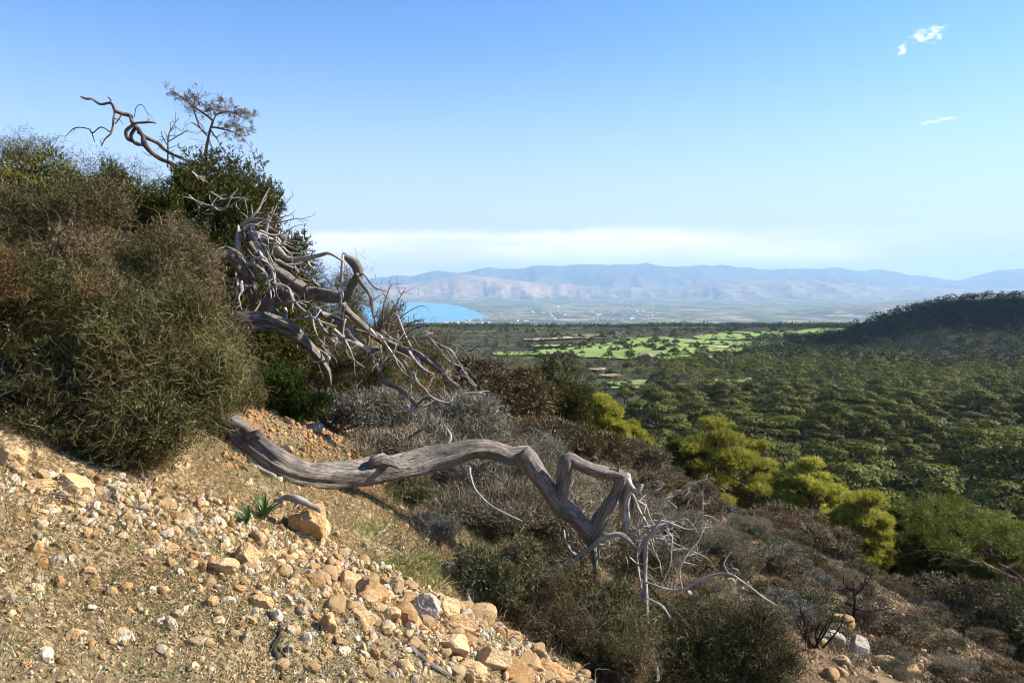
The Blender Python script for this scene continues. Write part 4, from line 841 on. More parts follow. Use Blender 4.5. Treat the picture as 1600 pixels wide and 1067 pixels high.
limb(ut, [(532,470,D0,6),(546,490,D0,6),(562,505,D0-.02,6.4),(590,526,D0-.05,6.4),(620,540,D0-.08,6),(650,556,D0-.1,6),(680,572,D0-.14,5),(700,590,D0-.18,4.6),(716,604,D0-.2,4)], "branch", 'dead', 18, 73, .15)
limb(ut, [(574,548,D0-.1,5),(586,542,D0-.1,6),(602,545,D0-.05,5)], "branch", 'dead', 12, 74, .2)
limb(ut, [(652,556,D0-.12,5),(659,570,D0-.16,4.8),(662,582,D0-.2,4),(668,594,D0-.22,2)], "branch", 'dead', 12, 75)
limb(ut, [(646,552,D0-.12,3.4),(637,535,D0-.14,3.2),(627,512,D0-.16,3),(620,493,D0-.18,2.4),(616,492,D0-.18,1.4)], "branch", 'deadpale', 10, 76)
limb(ut, [(628,543,D0-.1,2.4),(624,530,D0-.12,2),(621,520,D0-.12,1)], "branch", 'deadpale', 8, 77)
limb(ut, [(582,560,D0-.15,3),(586,570,D0-.18,2.4),(592,578,D0-.2,1.4)], "branch", 'deadpale', 8, 78)
limb(ut, [(498,545,D0+.1,3),(515,560,D0,2.6),(490,565,D0,2),(478,545,D0,1.4)], "branch", 'deadpale', 8, 79, twigs=4)
limb(ut, [(640,624,D0-.26,4),(641,605,D0-.27,3),(642,588,D0-.28,2.8),(647,582,D0-.28,2.6),(651,596,D0-.28,2.6),(664,606,D0-.29,2.6),(672,618,D0-.3,2.4),(690,628,D0-.3,2.6),(712,628,D0-.3,2.4),(720,618,D0-.3,2.6),(738,613,D0-.3,3),(758,616,D0-.3,1.6)], "branch", 'deadpale', 10, 80, twigs=10)
limb(ut, [(650,634,D0-.28,3.4),(664,622,D0-.3,2.8),(674,630,D0-.3,2.4),(668,642,D0-.32,1.6)], "branch", 'dead', 8, 81, twigs=6)
limb(ut, [(652,637,D0-.28,3),(645,640,D0-.3,2.4),(636,632,D0-.3,1.2)], "branch", 'deadpale', 8, 82, twigs=3)
for k, pp in enumerate([[(658,530),(672,528),(684,545),(703,565),(722,588),(740,606)],[(672,532),(690,540),(706,548),(716,565),(728,584),(745,604)],[(668,527),(700,550),(712,580),(735,592)],[(684,545),(700,562),(718,572),(734,578)],[(690,540),(712,538),(730,549),(748,540)],[(660,532),(676,520),(664,524)],[(700,590),(690,572),(676,560)]]):
    m_ = len(pp); limb(ut, [(a, b_, D0-.1-.03*i, 2.4-1.5*i/m_) for i, (a, b_) in enumerate(pp)], "branch", 'deadpale' if k % 2 else 'deadbrown', 7, 90+k, twigs=3)
limb(ut, [(360,566,7.0,2),(358,575,7.0,4),(366,580,7.0,3),(371,583,7.0,1.4)], "branch", 'deadpale', 8, 99)
g = np.random.default_rng(404)
for k in range(62):     # the tangle of thin forked branches around the head of the tree
    if k < 32: a0, b0 = g.uniform(366, 436), g.uniform(345, 440)
    else: a0, b0 = g.uniform(440, 650), 0; b0 = 470+(a0-440)*.42+g.uniform(-20, 25)
    ang = g.uniform(.2, 1.7) if g.uniform() < .75 else g.uniform(-1.6, .2); L = g.uniform(25, 85); pp = [(a0, b0, D0-.1-g.uniform(0, .3), g.uniform(2, 4.4))]
    for j in range(4):
        ang += g.uniform(-.55, .55); a0 += math.cos(ang)*L/4; b0 += math.sin(ang)*L/4; pp.append((a0, b0, pp[-1][2]+g.uniform(-.05, .04), pp[0][3]*(1-.2*(j+1))))
    limb(ut, pp, "branch", 'deadpale' if g.uniform() < .7 else 'deadbrown', 7, 300+k, twigs=3)
# --- skyline snag
sn = empty("dead_snag", P(300, 300, 8.4), "crooked dead branch reaching left against the sky above the bushes", "dead branch")
sd_ = 8.4
def sl(pts, **k): return limb(sn, [(a, b_, sd_+dz, r_) for a, b_, r_, dz in pts], **k)
sl([(300,300,5,0),(285,275,5,0),(268,258,4.4,0),(250,249,4.4,0),(236,237,4.6,-.03),(224,224,5,-.05),(222,212,4.6,-.05),(214,203,4.6,-.05),(207,192,4.4,-.05),(203,182,4.4,-.05),(190,177,4,-.08),(180,172,3.8,-.1),(173,161,3.4,-.1),(158,163,3,-.12),(145,156,2.8,-.12),(134,154,2.8,-.14),(126,151,1.6,-.15)], name="trunk", m_='deadbrown', seg=14, seed=101, twigs=2)
sl([(285,248,4,.05),(265,238,4,.05),(246,224,4.2,.03),(232,217,4.2,0),(216,206,4,-.03)], m_='deadbrown', seed=102)
sl([(174,163,2.6,-.1),(172,157,2.2,-.1),(169,152,1.4,-.1)], m_='deadbrown', seed=103)
sl([(179,174,3,-.1),(177,186,2.8,-.12),(177,199,2.6,-.12),(173,209,2.2,-.14),(164,217,1.8,-.15),(158,229,1.1,-.15)], m_='deadbrown', seed=104, twigs=2)
sl([(172,206,2,-.14),(158,199,1.7,-.15),(144,207,1.6,-.15),(138,202,1.4,-.16),(118,200,1.3,-.16),(103,213,.8,-.17)], m_='deadbrown', seed=105, twigs=2)
sl([(143,206,1.3,-.15),(148,222,.8,-.15)], m_='deadbrown', seed=106)
sl([(207,193,3,-.06),(222,192,2.8,-.08),(234,191,2.2,-.1),(244,193,1.4,-.1)], m_='deadbrown', seed=107)
sl([(233,192,1.6,-.1),(233,185,1,-.1)], m_='deadbrown', seed=108)
sl([(207,196,4,-.05),(199,206,4.2,-.07),(199,216,4.2,-.08),(208,222,4,-.08),(220,226,3,-.08)], m_='deadbrown', seed=109)
sl([(211,200,3.4,-.1),(206,212,3.6,-.1),(212,224,2.6,-.1),(226,228,1.6,-.1)], m_='black', seed=110)
sl([(190,180,2,-.1),(184,188,1.8,-.12),(180,194,1.6,-.12)], m_='deadbrown', seed=111)
sl([(186,186,1.4,-.12),(193,194,.8,-.12)], m_='deadbrown', seed=112)
sl([(210,183,1.2,-.05),(213,168,1,-.05),(222,165,.9,-.05),(232,180,.6,-.05)], m_='deadbrown', seed=113, twigs=2)
sl([(207,181,1.6,-.05),(203,190,1.2,-.05)], m_='deadbrown', seed=114)
ws = empty("bare_twiggy_stem", P(262, 262, 8.5), "thin whitish bare stem between the snag and the small dry tree", "dead stem")
limb(ws, [(262,262,8.5,2.2),(262,230,8.5,2),(263,212,8.5,1.8),(270,198,8.5,1.4),(280,184,8.5,.8)], "trunk", 'deadpale', 7, 121, twigs=12)
limb(ws, [(263,222,8.5,1.4),(278,213,8.48,1.2),(296,202,8.46,.7)], "branch", 'deadpale', 6, 122, twigs=7)
limb(ws, [(262,228,8.5,1.2),(254,215,8.52,1),(252,205,8.52,.6)], "branch", 'deadpale', 6, 123, twigs=5)
# --- small dry tree with tufts
dt = empty("dry_tree", P(320, 262, 8.6), "small dry juniper with brown leaf tufts standing against the sky", "tree")
dlist = [[(321,262,4),(322,235,3.6),(325,215,3.4),(328,200,3),(333,190,2.6)],[(333,190,2.6),(325,181,2.4),(312,173,2.2),(302,166,2),(292,157,1.6),(280,150,1.2),(266,142,.8)],[(329,198,2.4),(345,202,2),(362,206,1.5),(378,214,.9)],
 [(333,190,2.4),(338,180,2),(350,174,1.8),(366,176,1.4),(384,186,.9)],[(323,212,2),(312,198,1.8),(305,180,1.6),(300,166,1)],[(330,205,2),(340,220,1.5),(350,236,1),(362,246,.6)],[(338,181,1.6),(330,168,1.3),(320,158,.8)],[(350,174,1.4),(352,162,1),(345,154,.6)],[(302,167,1.4),(304,154,1),(297,146,.6)],[(362,177,1.2),(376,172,.8),(392,180,.5)],[(345,202,1.3),(362,196,1),(385,200,.6)],[(326,215,1.3),(330,230,1),(332,245,.6)],[(318,176,1.2),(330,172,1),(340,166,.6)],[(280,150,1),(284,160,.8),(296,172,.5)]]
tp = []
for k, b_ in enumerate(dlist):
    dz = 8.6+.12*math.sin(k*2.1)*(k > 0); limb(dt, [(a, c_, 8.6+(dz-8.6)*i/len(b_), r_) for i, (a, c_, r_) in enumerate(b_)], "trunk" if k == 0 else "branch", 'deadbrown', 8, 130+k, twigs=0 if k == 0 else 9)
    if k in (1, 2, 3, 6, 7, 8, 9, 10, 12):
        a = crom(np.array([P(a, c_, dz) for a, c_, r_ in b_]), .03); tp.append(a[len(a)//3:])
tp = np.concatenate(tp); g = np.random.default_rng(3); ti = g.integers(0, len(tp), 150); cc = tp[ti]+g.normal(size=(150, 3))*np.array([.045, .08, .035])
pp = np.repeat(cc, 22, 0)+g.normal(size=(150*22, 3))*.013; V, Fq = strands(pp, rdir(len(pp), g), g.uniform(.015, .035, len(pp)), .006, 2, .3, g)
mk("crown", V, Fq, leafmat("dry_juniper_tufts", [(0, (.06, .04, .015)), (.6, (.14, .1, .035)), (1, (.2, .15, .06))], .2), dt, tint=rep(g.uniform(0, 1, len(pp)), 6))
# --- bare branches inside the juniper
for (rt, ps, lb) in (((440,335), [[(300,268,7.7,1.6),(312,278,7.7,1.6),(325,285,7.7,1)],[(330,320,7.7,2),(345,328,7.68,1.8),(365,318,7.66,1.6),(380,308,7.65,1)],[(295,305,7.75,1.6),(308,315,7.72,1.4),(330,322,7.7,1.4)],[(372,308,7.66,1.2),(388,313,7.6,.8)],[(330,300,7.7,1.4),(352,312,7.7,1.2),(366,300,7.7,.8)]], "pale bare twigs poking out of the dark juniper's face"),):
    e = empty("bare_twigs", P(330, 340, 7.8), lb, "dead twigs")
    for k, p_ in enumerate(ps): limb(e, p_, "branch", 'deadpale', 6, 160+k, twigs=4)
# --- bare dark shrub against the sea
bs = empty("bare_shrub", P(600, 520, 10.8), "leafless dark twigs rising in front of the bay", "bare shrub")
g = np.random.default_rng(9)
for k, p_ in enumerate([[(605,520),(612,490),(622,470),(634,450)],[(600,520),(598,485),(604,462),(612,444)],[(615,515),(625,498),(640,486),(655,478)],[(590,515),(580,480),(578,460)],[(625,520),(640,505),(660,500)],[(608,500),(620,482),(632,476)],[(630,525),(650,512),(672,508)]]):
    limb(bs, [(a, b_, 10.8-.1*math.sin(k), 2-1.3*i/3) for i, (a, b_) in enumerate(p_)], "branch", 'deadbrown', 6, 170+k, twigs=14)
# --- loose sticks
def stick(name, pts, lab, m_='dead', extra=(), r_mult=1):
    d_ = [float(gy(a, b_+r_)[0]) for a, b_, r_ in pts]; dm = min(d_)
    base = on_ground(pts[0][0], pts[0][1]); e = empty(name, base, lab, "dead wood")
    limb(e, [(a, b_, dd-.01, r_) for (a, b_, r_), dd in zip(pts, d_)], "branch", m_, 14, int(pts[0][0]))
    for x_ in extra:
        d2 = [float(gy(a, b_+r_)[0]) for a, b_, r_ in x_]; limb(e, [(a, b_, dd-.01, r_) for (a, b_, r_), dd in zip(x_, d2)], "branch", m_, 10, int(x_[0][0])+1)
stick("driftwood_branch", [(722,960,5),(740,953,6),(736,942,5),(730,930,5),(740,918,5),(757,913,4),(777,914,3)], "curled pale branch lying at the edge of the shaded bush", 'deadpale', [[(740,953,4),(752,945,3),(766,940,2)]])
stick("dead_stick", [(640,1008,5),(655,1022,5),(672,1036,5),(690,1048,4.5),(712,1062,4)], "forked grey stick lying on the scree at bottom centre", 'dead', [[(672,1036,3.5),(662,1044,3),(645,1054,2)]])
stick("dead_stick", [(78,770,2),(110,775,2.4),(150,780,2.6),(200,790,2.6),(240,800,2.6),(272,808,1.6)], "long thin straight stick lying below the left shrubs", 'dead')
stick("dead_stick", [(590,832,2.5),(602,828,3),(612,829,2)], "short pale stick on the grass above the green patch", 'deadpale')
stick("dead_stick", [(606,778,1.6),(625,780,2),(648,780,1.4)], "thin pale stick under the lower trunk", 'deadpale')
stick("dead_stick", [(436,960,3),(437,990,4),(428,1015,6),(440,1045,4),(440,1060,3)], "charred black root in the hollow at bottom", 'black', [[(433,1010,4),(446,1030,3),(444,1064,2)]])
rk = on_ground(476, 833)[1]
e = empty("dead_stick", P(462, 790, rk-.02), "smooth bleached branch resting on top of the split ochre rock", "dead wood")
limb(e, [(428,783,rk-.03,3.5),(445,778,rk-.04,6),(462,777,rk-.05,6.5),(478,784,rk-.06,6),(490,791,rk-.07,5.5),(501,797,rk-.08,5)], "branch", 'deadpale', 18, 181, .08)
limb(e, [(463,780,rk-.05,5),(461,786,rk-.06,4),(459,792,rk-.06,2)], "branch", 'deadpale', 10, 182)
# --- dark leafless bush on the right slope
bb = empty("bare_shrub", on_ground(1335, 985), "blackened leafless bush on the sunlit right slope", "bare shrub"); bd = on_ground(1335, 985)[1]
for k, p_ in enumerate([[(1335,985,4),(1334,960,3.4),(1336,935,3),(1334,912,1.6)],[(1336,950,2.6),(1355,955,2),(1380,952,1.6),(1396,948,1)],[(1335,930,2),(1348,918,1.6),(1352,902,1)],[(1334,925,1.8),(1320,915,1.4),(1318,900,.9)],[(1337,945,2),(1358,935,1.5),(1375,925,.9)],[(1334,965,2.4),(1315,958,2),(1295,950,1.4),(1280,956,.8)],[(1340,985,2.6),(1352,1000,2),(1345,1020,1)]]):
    limb(bb, [(a, b_, bd-.1*i*math.sin(k), r_) for i, (a, b_, r_) in enumerate(p_)], "branch", 'black', 7, 190+k, twigs=10)
bb = empty("bare_shrub", on_ground(1275, 1010), "low black twiggy bush beside the dark streaked rock", "bare shrub"); bd = on_ground(1275, 1010)[1]-.3
for k in range(8):
    g = np.random.default_rng(700+k); a0, b0 = 1275+g.uniform(-12, 12), 1012; a1, b1 = a0+g.uniform(-40, 40), b0-g.uniform(20, 70)
    limb(bb, [(a0, b0, bd, 2.4), ((a0+a1)/2+g.uniform(-8, 8), (b0+b1)/2, bd-.05, 1.8), (a1, b1, bd-.1, .8)], "branch", 'black', 6, 210+k, twigs=12)
# --- strap-leaved plants
def squill(px, py, n_, Lp, lab, seed):
    b_ = on_ground(px, py); d = b_[1]; e = empty("squill_plant", b_, lab, "plant"); g = np.random.default_rng(seed)
    for k in range(n_):
        th = g.uniform(0, 6.28); tilt = g.uniform(.25, 1.1); L = Lp/F*d*g.uniform(.6, 1.1)
        t = np.linspace(0, 1, 9); el_ = (1.45-tilt*.4)-tilt*1.3*t; hh = np.concatenate([[0], np.cumsum(np.sin(el_[:-1]))])*L/8; ll = np.concatenate([[0], np.cumsum(np.cos(el_[:-1]))])*L/8
        c_ = np.stack([np.cos(th)*ll, np.sin(th)*ll, hh], 1); s_ = np.array([-math.sin(th), math.cos(th), 0]); w = (.009*np.sin(np.pi*np.clip(t*.85+.18, 0, 1))*d/6+.0004)[:, None]
        V = np.concatenate([c_-s_*w+[0, 0, .003], c_, c_+s_*w+[0, 0, .003]]); j = np.arange(8); Fq = np.concatenate([np.stack([j, j+1, 9+j+1, 9+j], 1), np.stack([9+j, 9+j+1, 18+j+1, 18+j], 1)])
        mk("leaf", V, Fq, M['squill'], e, True, np.full(27, g.uniform(0, 1)), local=True)
squill(412, 815, 34, 52, "larger clump of green strap leaves beside the split rock", 1)
squill(385, 825, 14, 38, "smaller sparser clump of strap leaves left of the larger one", 2)
squill(752, 805, 12, 45, "shaded clump of strap leaves under the trunk's arch", 3)

# ------------------------------------------------------------------ pines
def pine_geo(Hh, Rc, seed, tuft, n_tuft, per, mode, lean=0., pads=14, flat=.45, low=.35, pr=(.2, .36)):
    g = np.random.default_rng(seed); T = Acc(); top = np.array([lean*Hh, g.normal()*.05*Hh, Hh*.8])
    tr = [[0, 0, -.4, Hh*.028], [lean*Hh*.3, g.normal()*.03*Hh, Hh*.3, Hh*.023], [lean*Hh*.7, g.normal()*.04*Hh, Hh*.58, Hh*.017], [*top, Hh*.008]]
    V, Fs, uv = tube(np.array(tr), 9, Hh*.05, .1, seed); T.add(V, Fs, 0, uv)
    th = np.arange(pads)*2.4+g.uniform(0, .8, pads); q = np.sqrt((np.arange(pads)+.5)/pads); zc = Hh*(low+(1-low)*(1-q**1.7*.75)*g.uniform(.75, 1, pads))-.35*Rc*flat
    c = np.stack([np.cos(th)*q*Rc*.74+lean*zc*.8, np.sin(th)*q*Rc*.74, zc], 1); lr = Rc*g.uniform(*pr, pads)
    for k in range(pads):
        b0 = np.array(tr[1][:3])*(1-q[k]*.3)+(np.array(tr[3][:3])-np.array(tr[1][:3]))*g.uniform(.15, .75)*(1-.3*q[k]); mdl = (b0+c[k])/2+np.array([0, 0, -.05*Hh])+g.normal(size=3)*.04*Rc; r0 = Hh*.011
        V, Fs, uv = tube(np.array([[*b0, r0], [*mdl, r0*.8], [*(c[k]+[0, 0, -.1*lr[k]]), r0*.35]]), 6, Hh*.05, .08, k); T.add(V, Fs, 0, uv)
        if mode == 'near':
            for j in range(5):
                e_ = c[k]+rdir(1, g)[0]*lr[k]*np.array([.8, .8, flat*.7]); V, Fs, uv = tube(np.array([[*mdl, r0*.5], [*((mdl+e_)/2+g.normal(size=3)*.05*Rc), r0*.35], [*e_, r0*.15]]), 5, Hh*.05, .08, j); T.add(V, Fs, 0, uv)
    li = g.integers(0, pads, n_tuft); d = rdir(n_tuft, g); d[:, 2] = np.where(g.uniform(size=n_tuft) < .72, np.abs(d[:, 2]), d[:, 2])
    rad = (1-.4*g.uniform(size=n_tuft)**1.5)*(1+.3*fbm(d[:, 0]*2.4+li*2.2, d[:, 1]*2.4+d[:, 2], seed, 3))
    p = c[li]+d*(lr[li]*rad)[:, None]*np.array([1, 1, flat]); pt = g.uniform(-.15, .15, pads)[li]
    A = Acc(); P2 = np.repeat(p, per, 0)+g.normal(size=(n_tuft*per, 3))*tuft*.25; ax = unit(d*.7+rdir(n_tuft, g)*.5+[0, 0, .5]); dd = unit(np.repeat(ax, per, 0)+rdir(n_tuft*per, g)*.8)
    tt = np.clip(np.repeat(.45+pt+g.normal(size=n_tuft)*.16+d[:, 2]*.1, per)+g.normal(size=n_tuft*per)*.1, 0, 1)  # tufts facing up tinted lighter, sunlit crown tops put into the colour
    if mode == 'near': V, Fq = strands(P2, dd, g.uniform(.6, 1.1, len(P2))*tuft, tuft*.13, 1, .1, g, .4); A.add(V, Fq, rep(tt, 4))
    else: V, Fq = leaves(P2, dd, g.uniform(.7, 1.3, len(P2))*tuft, g.uniform(.5, .85, len(P2))*tuft, g, np.repeat(unit(d*np.array([1, 1, 1/max(flat, .5)])), per, 0)); A.add(V, Fq, rep(tt, 4))
    return T, A
def pine(loc, label, Hh, Rc, seed, mt_, tuft=.22, n_tuft=3000, per=9, group=None, lean=0., mode='near', name="pine_tree", pads=16, flat=.5, low=.3, pr=(.2, .36)):
    e = empty(name, loc, label, "pine tree", group); T, A = pine_geo(Hh, Rc, seed, tuft, n_tuft, per, mode, lean, pads, flat, low, pr)
    T.mk("trunk", M['bark'], e, True, True); A.mk("crown", M[mt_], e, False, True); return e
NP = [(1118,43,205,645,'pinebright',0,"tall yellow green pine glowing in the sun left of the other bright pines"),
 (1185,47,110,690,'pinebright',0,"narrower bright pine at the right shoulder of the tall yellow green one"),
 (1060,43,70,672,'pineolive',0,"dark pine at the left foot of the tall yellow green one"),
 (938,36,90,612,'pinebright',0,"yellow green pine top peeping over the ridge left of centre"),
 (985,39,80,655,'pinebright',0,"bright pine top just right of the ridge pine"),
 (1262,42,155,720,'pinebright',0,"wide bright pine below the tall yellow green one"),
 (1350,38,140,762,'pinebright',0,"bright flat topped pine in the middle of the right ridge"),
 (1215,46,90,742,'pineolive',0,"olive pine hanging below the narrow bright pine"),
 (1410,38,90,796,'pineolive',0,"dark stemmed pine between the bright ones and the rightmost pine"),
 (1470,34,170,772,'pineolive',.05,"broad olive pine above the exposed reddish limb"),
 (1570,31,170,790,'pineolive',-.05,"rightmost olive pine cut by the photo's edge")]
for k, (px, d, w, top_, mt_, ln, lab) in enumerate(NP):
    x = (px-800)/F*d; z = float(G(x, d)); Hh = (HZ-top_)/F*d-z; Hh = max(Hh, 1.5)*1.07
    pine((x, d, z), lab, Hh, w/F*d*.56, 800+k, mt_, .22, 4200, 11, None, ln, pads=34, flat=.42, low=.1, pr=(.14, .27))
# exposed reddish limb under the rightmost pines
e = empty("pine_limb", P(1620, 915, 26), "bare reddish pine limb reaching in from the right edge", "pine limb")
for k, p_ in enumerate([[(1650,912,8),(1600,910,7),(1560,893,6.5),(1535,880,6),(1520,878,4),(1500,868,3),(1488,850,1.5)],[(1540,884,4),(1530,868,3),(1545,858,2),(1550,870,1)],[(1600,908,4),(1580,890,3),(1560,878,2),(1575,868,1.2)],[(1535,880,3.5),(1500,884,2.6),(1470,872,2),(1450,876,1)],[(1560,893,3),(1590,878,2.4),(1600,862,1.5)],[(1520,878,2.4),(1480,862,2),(1440,860,1.4),(1400,872,.8)]]):
    limb(e, [(a, b_, 26-.2*i*math.sin(k), r_) for i, (a, b_, r_) in enumerate(p_)], "branch", 'bark', 9, 230+k, twigs=12)
g = np.random.default_rng(515); nt_ = 900; lx = g.uniform(1425, 1640, nt_); ly = np.interp(lx, [1425, 1500, 1560, 1640], [845, 850, 862, 875])-g.uniform(-14, 60, nt_)**1.0; cc = np.stack([(lx-800)/F*26, 26+g.normal(size=nt_)*.9, (HZ-ly)/F*26], 1)
cc = cc[fbm(cc[:, 0]*1.6, cc[:, 2]*3, 5, 2) > .0]; pp = np.repeat(cc, 16, 0)+g.normal(size=(len(cc)*16, 3))*.07; V, Fq = strands(pp, unit(rdir(len(pp), g)+[0, 0, .4]), g.uniform(.1, .2, len(pp)), .022, 1, .1, g, .4)
mk("crown", V, Fq, M['pineolive'], e, tint=rep(np.clip(np.repeat(g.uniform(.0, .62, len(cc)), 16)+g.normal(size=len(pp))*.12, 0, 1), 4))
# forest: 290 single pines, nearest first
g = np.random.default_rng(77)
protos = []
specs = [(8.5,4.6,'forest'),(10,5.2,'forest'),(7.5,4.2,'forest'),(9,3.6,'forest'),(8,5,'pineolive'),(7,4,'forestrust'),(11,4.2,'forest')]
labs = {'forest': ("dark green pine among the valley forest","dark pines of the valley forest"), 'pineolive': ("olive green pine among the valley forest","olive pines of the valley forest"), 'forestrust': ("rusty brown tinged pine among the valley forest","rusty pines of the valley forest")}
for k, (Hh, Rc, mt_) in enumerate(specs):
    protos.append(pine((0, 0, -500), labs[mt_][0], Hh, Rc, 1200+k, mt_, .3, 1500, 4, labs[mt_][1], 0, 'mid', pads=12, flat=.36, low=.35, pr=(.26, .44)))
cell = 9.0; cand = []
for iy in range(int(1100/cell)):
    for ix in range(int(-300/cell), int(800/cell)):
        x = (ix+g.uniform(.1, .9))*cell; y = (iy+g.uniform(.1, .9))*cell
        if y < 52: continue
        u = x/y
        if u < -.08 or u > .72: continue
        cand.append((x, y))
cand = np.array(cand); X, Y = cand.T; Z = G(X, Y); PXc, PYc = to_px(X, Y, Z)
# open ground in the valley left and the fields
dens = np.ones(len(X)); left = sst(1150, 900, PXc+fbm(X/60, Y/60, 4, 3)*120)
dens -= .3*left*(Y > 150)
dens[(PYc < 560) & (PXc < 1130)] *= .7
dens[(PYc < 545) & (PXc < 1230)] *= .8
for (a_, b_, c_, d_) in MEADOWS+MDULL: dens *= np.where(((PXc-a_)/c_)**2+((PYc-b_)/(d_+1.5))**2 < 1, .05, 1)
dens[(Y < 75) & (Z > -22)] *= .25
keep = (g.uniform(size=len(X)) < dens) & (Y < 950)
far_ok = np.ones(len(X), bool)
X, Y, Z, PXc, PYc = (a[keep] for a in (X, Y, Z, PXc, PYc)); o_ = np.argsort(np.hypot(X, Y)); X, Y, Z, PXc, PYc = (a[o_] for a in (X, Y, Z, PXc, PYc))
usedp = [False]*len(protos); NI = 290
for i in range(NI):
    k = int(g.choice(7, p=[.22, .2, .17, .13, .14, .04, .1])); s = g.uniform(.85, 1.5)*(.6 if Y[i] < 80 else 1)
    if PXc[i] < 1000: s *= .6
    sc = (s*g.uniform(.9, 1.15), s*g.uniform(.9, 1.15), s*g.uniform(.8, 1.05)); rz = g.uniform(0, 6.28); loc = (X[i], Y[i], Z[i]-.2)
    if not usedp[k]: usedp[k] = True; protos[k].location = loc; protos[k].scale = sc; protos[k].rotation_euler = (0, 0, rz)
    else: copy_tree(protos[k], loc, rz, sc)
def mass(name, label, X, Y, Z, sizes, lod, mt_, seed, cat="forest", hmul=1.):
    g = np.random.default_rng(seed); A = Acc(); pr = []
    for q in range(5):
        _, B = pine_geo(8*hmul, 4.4, 1500+q+seed, lod[0], lod[1], lod[2], 'far', 0, lod[3], .5, .25); V0, F0, T0, _ = B.out(); pr.append((V0, F0[0], T0))
    for q in range(5):
        idx = np.arange(q, len(X), 5); V0, F0, T0 = pr[q]; nv = len(V0); n_ = len(idx)
        if n_ == 0: continue
        a = g.uniform(0, 6.28, n_); s = sizes[idx]; ca, sa = np.cos(a)[:, None], np.sin(a)[:, None]
        V = np.stack([(V0[None, :, 0]*ca-V0[None, :, 1]*sa)*s[:, None]+X[idx][:, None], (V0[None, :, 0]*sa+V0[None, :, 1]*ca)*s[:, None]+Y[idx][:, None], V0[None, :, 2]*(s*g.uniform(.75, 1.1, n_))[:, None]+Z[idx][:, None]], -1)
        A.add(V.reshape(-1, 3).astype(np.float32), (F0[None]+(np.arange(n_)*nv)[:, None, None]).reshape(-1, 4), np.clip(np.tile(T0, n_)+np.repeat(g.uniform(-.22, .22, n_), nv), 0, 1))
    return tag(A.mk(name, M[mt_]), label, cat, None, 'stuff')
a, b_ = NI, np.searchsorted(np.hypot(X, Y), 430)
hx_ = g.uniform(-200, 700, 9000); hy_ = g.uniform(280, 760, 9000); hp_ = 800+F*hx_/hy_; hk = (hp_ > 1230) & (hp_ < 1760)
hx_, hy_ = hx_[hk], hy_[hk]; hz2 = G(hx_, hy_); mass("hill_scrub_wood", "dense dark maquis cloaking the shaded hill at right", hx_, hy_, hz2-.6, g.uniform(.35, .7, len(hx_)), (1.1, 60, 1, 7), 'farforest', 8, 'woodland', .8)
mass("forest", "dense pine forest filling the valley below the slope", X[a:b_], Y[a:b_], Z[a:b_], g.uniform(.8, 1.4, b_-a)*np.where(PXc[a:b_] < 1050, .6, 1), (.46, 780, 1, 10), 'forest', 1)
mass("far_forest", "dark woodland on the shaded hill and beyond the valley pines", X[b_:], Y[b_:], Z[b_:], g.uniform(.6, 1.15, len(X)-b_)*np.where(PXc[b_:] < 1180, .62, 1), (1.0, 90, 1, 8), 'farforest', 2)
# single round trees dotted over the fields
fg = np.random.default_rng(88); ft = None; n_ft = 0
T, A = pine_geo(6, 4.4, 1999, 1.0, 240, 1, 'far', 0, 9, .75, .2)
while n_ft < 298:
    px = fg.uniform(820, 1320); py = fg.choice([fg.normal(546, 9), fg.normal(546, 7), fg.normal(524, 5), fg.normal(612, 10), fg.normal(570, 10)])
    if py < 511 or py > 640 or (px > 1180 and py > 530) or (px < 860 and py > 600): continue
    d = gyv(px, py); x = (px-800)/F*d; z = float(G(x, d)); s = fg.uniform(.4, 1.1)*(.75 if d < 800 else 1.)
    if ft is None:
        ft = empty("carob_tree", (x, d, z), "round dark tree dotted over the green valley fields", "tree", "round trees scattered over the fields"); T.mk("trunk", M['bark'], ft, True, True); A.mk("crown", M['farforest'], ft, False, True)
        ft.scale = (s, s, s)
    else: copy_tree(ft, (x, d, z), fg.uniform(0, 6.28), (s*fg.uniform(.9, 1.4), s, s*fg.uniform(.8, 1.05)))
    n_ft += 1
# woodland of the plateau beyond the fields
n_ = 52000; g = np.random.default_rng(99); y = 820*np.exp(g.uniform(0, 1, n_)**.8*1.72); u = g.uniform(-.17, .62, n_); x = u*y; z = G(x, y); px, py = to_px(x, y, z)
t = fbm(x/260, y/260, 15, 4); k = g.uniform(size=n_) < np.clip(.5+t*2.2, .03, 1)
for (a_, b_, c_, d_) in MEADOWS: k &= ~(((px-a_)/c_)**2+((py-b_)/(d_+.6))**2 < 1)
mass("plateau_woodland", "low scattered woodland of the plateau between the fields and the coast", x[k], y[k], z[k]-.8, g.uniform(.5, 1.2, k.sum())*(.8+y[k]/3500), (2.2, 13, 1, 4), 'farforest', 3, "woodland", .75)
# low scrub of the near valley floor
n_ = 22000; y = np.sqrt(g.uniform(90**2, 950**2, n_)); u = g.uniform(-.12, .45, n_); x = u*y; z = G(x, y); px, py = to_px(x, y, z)
k = (g.uniform(size=n_) < np.clip(.5+fbm(x/50, y/50, 16, 4)*1.4, .05, 1)) & (z < -25)
for (a_, b_, c_, d_) in MDULL+MEADOWS: k &= ~((((px-a_)/c_)**2+((py-b_)/(d_+.8))**2 < 1) & (np.arange(len(px)) % 6 > 0))
mass("valley_scrub", "low dark scrub covering the near valley floor left of the forest", x[k], y[k], z[k]-.5, g.uniform(.12, .38, k.sum()), (1.5, 22, 1, 5), 'heath', 4, "scrub", .6)

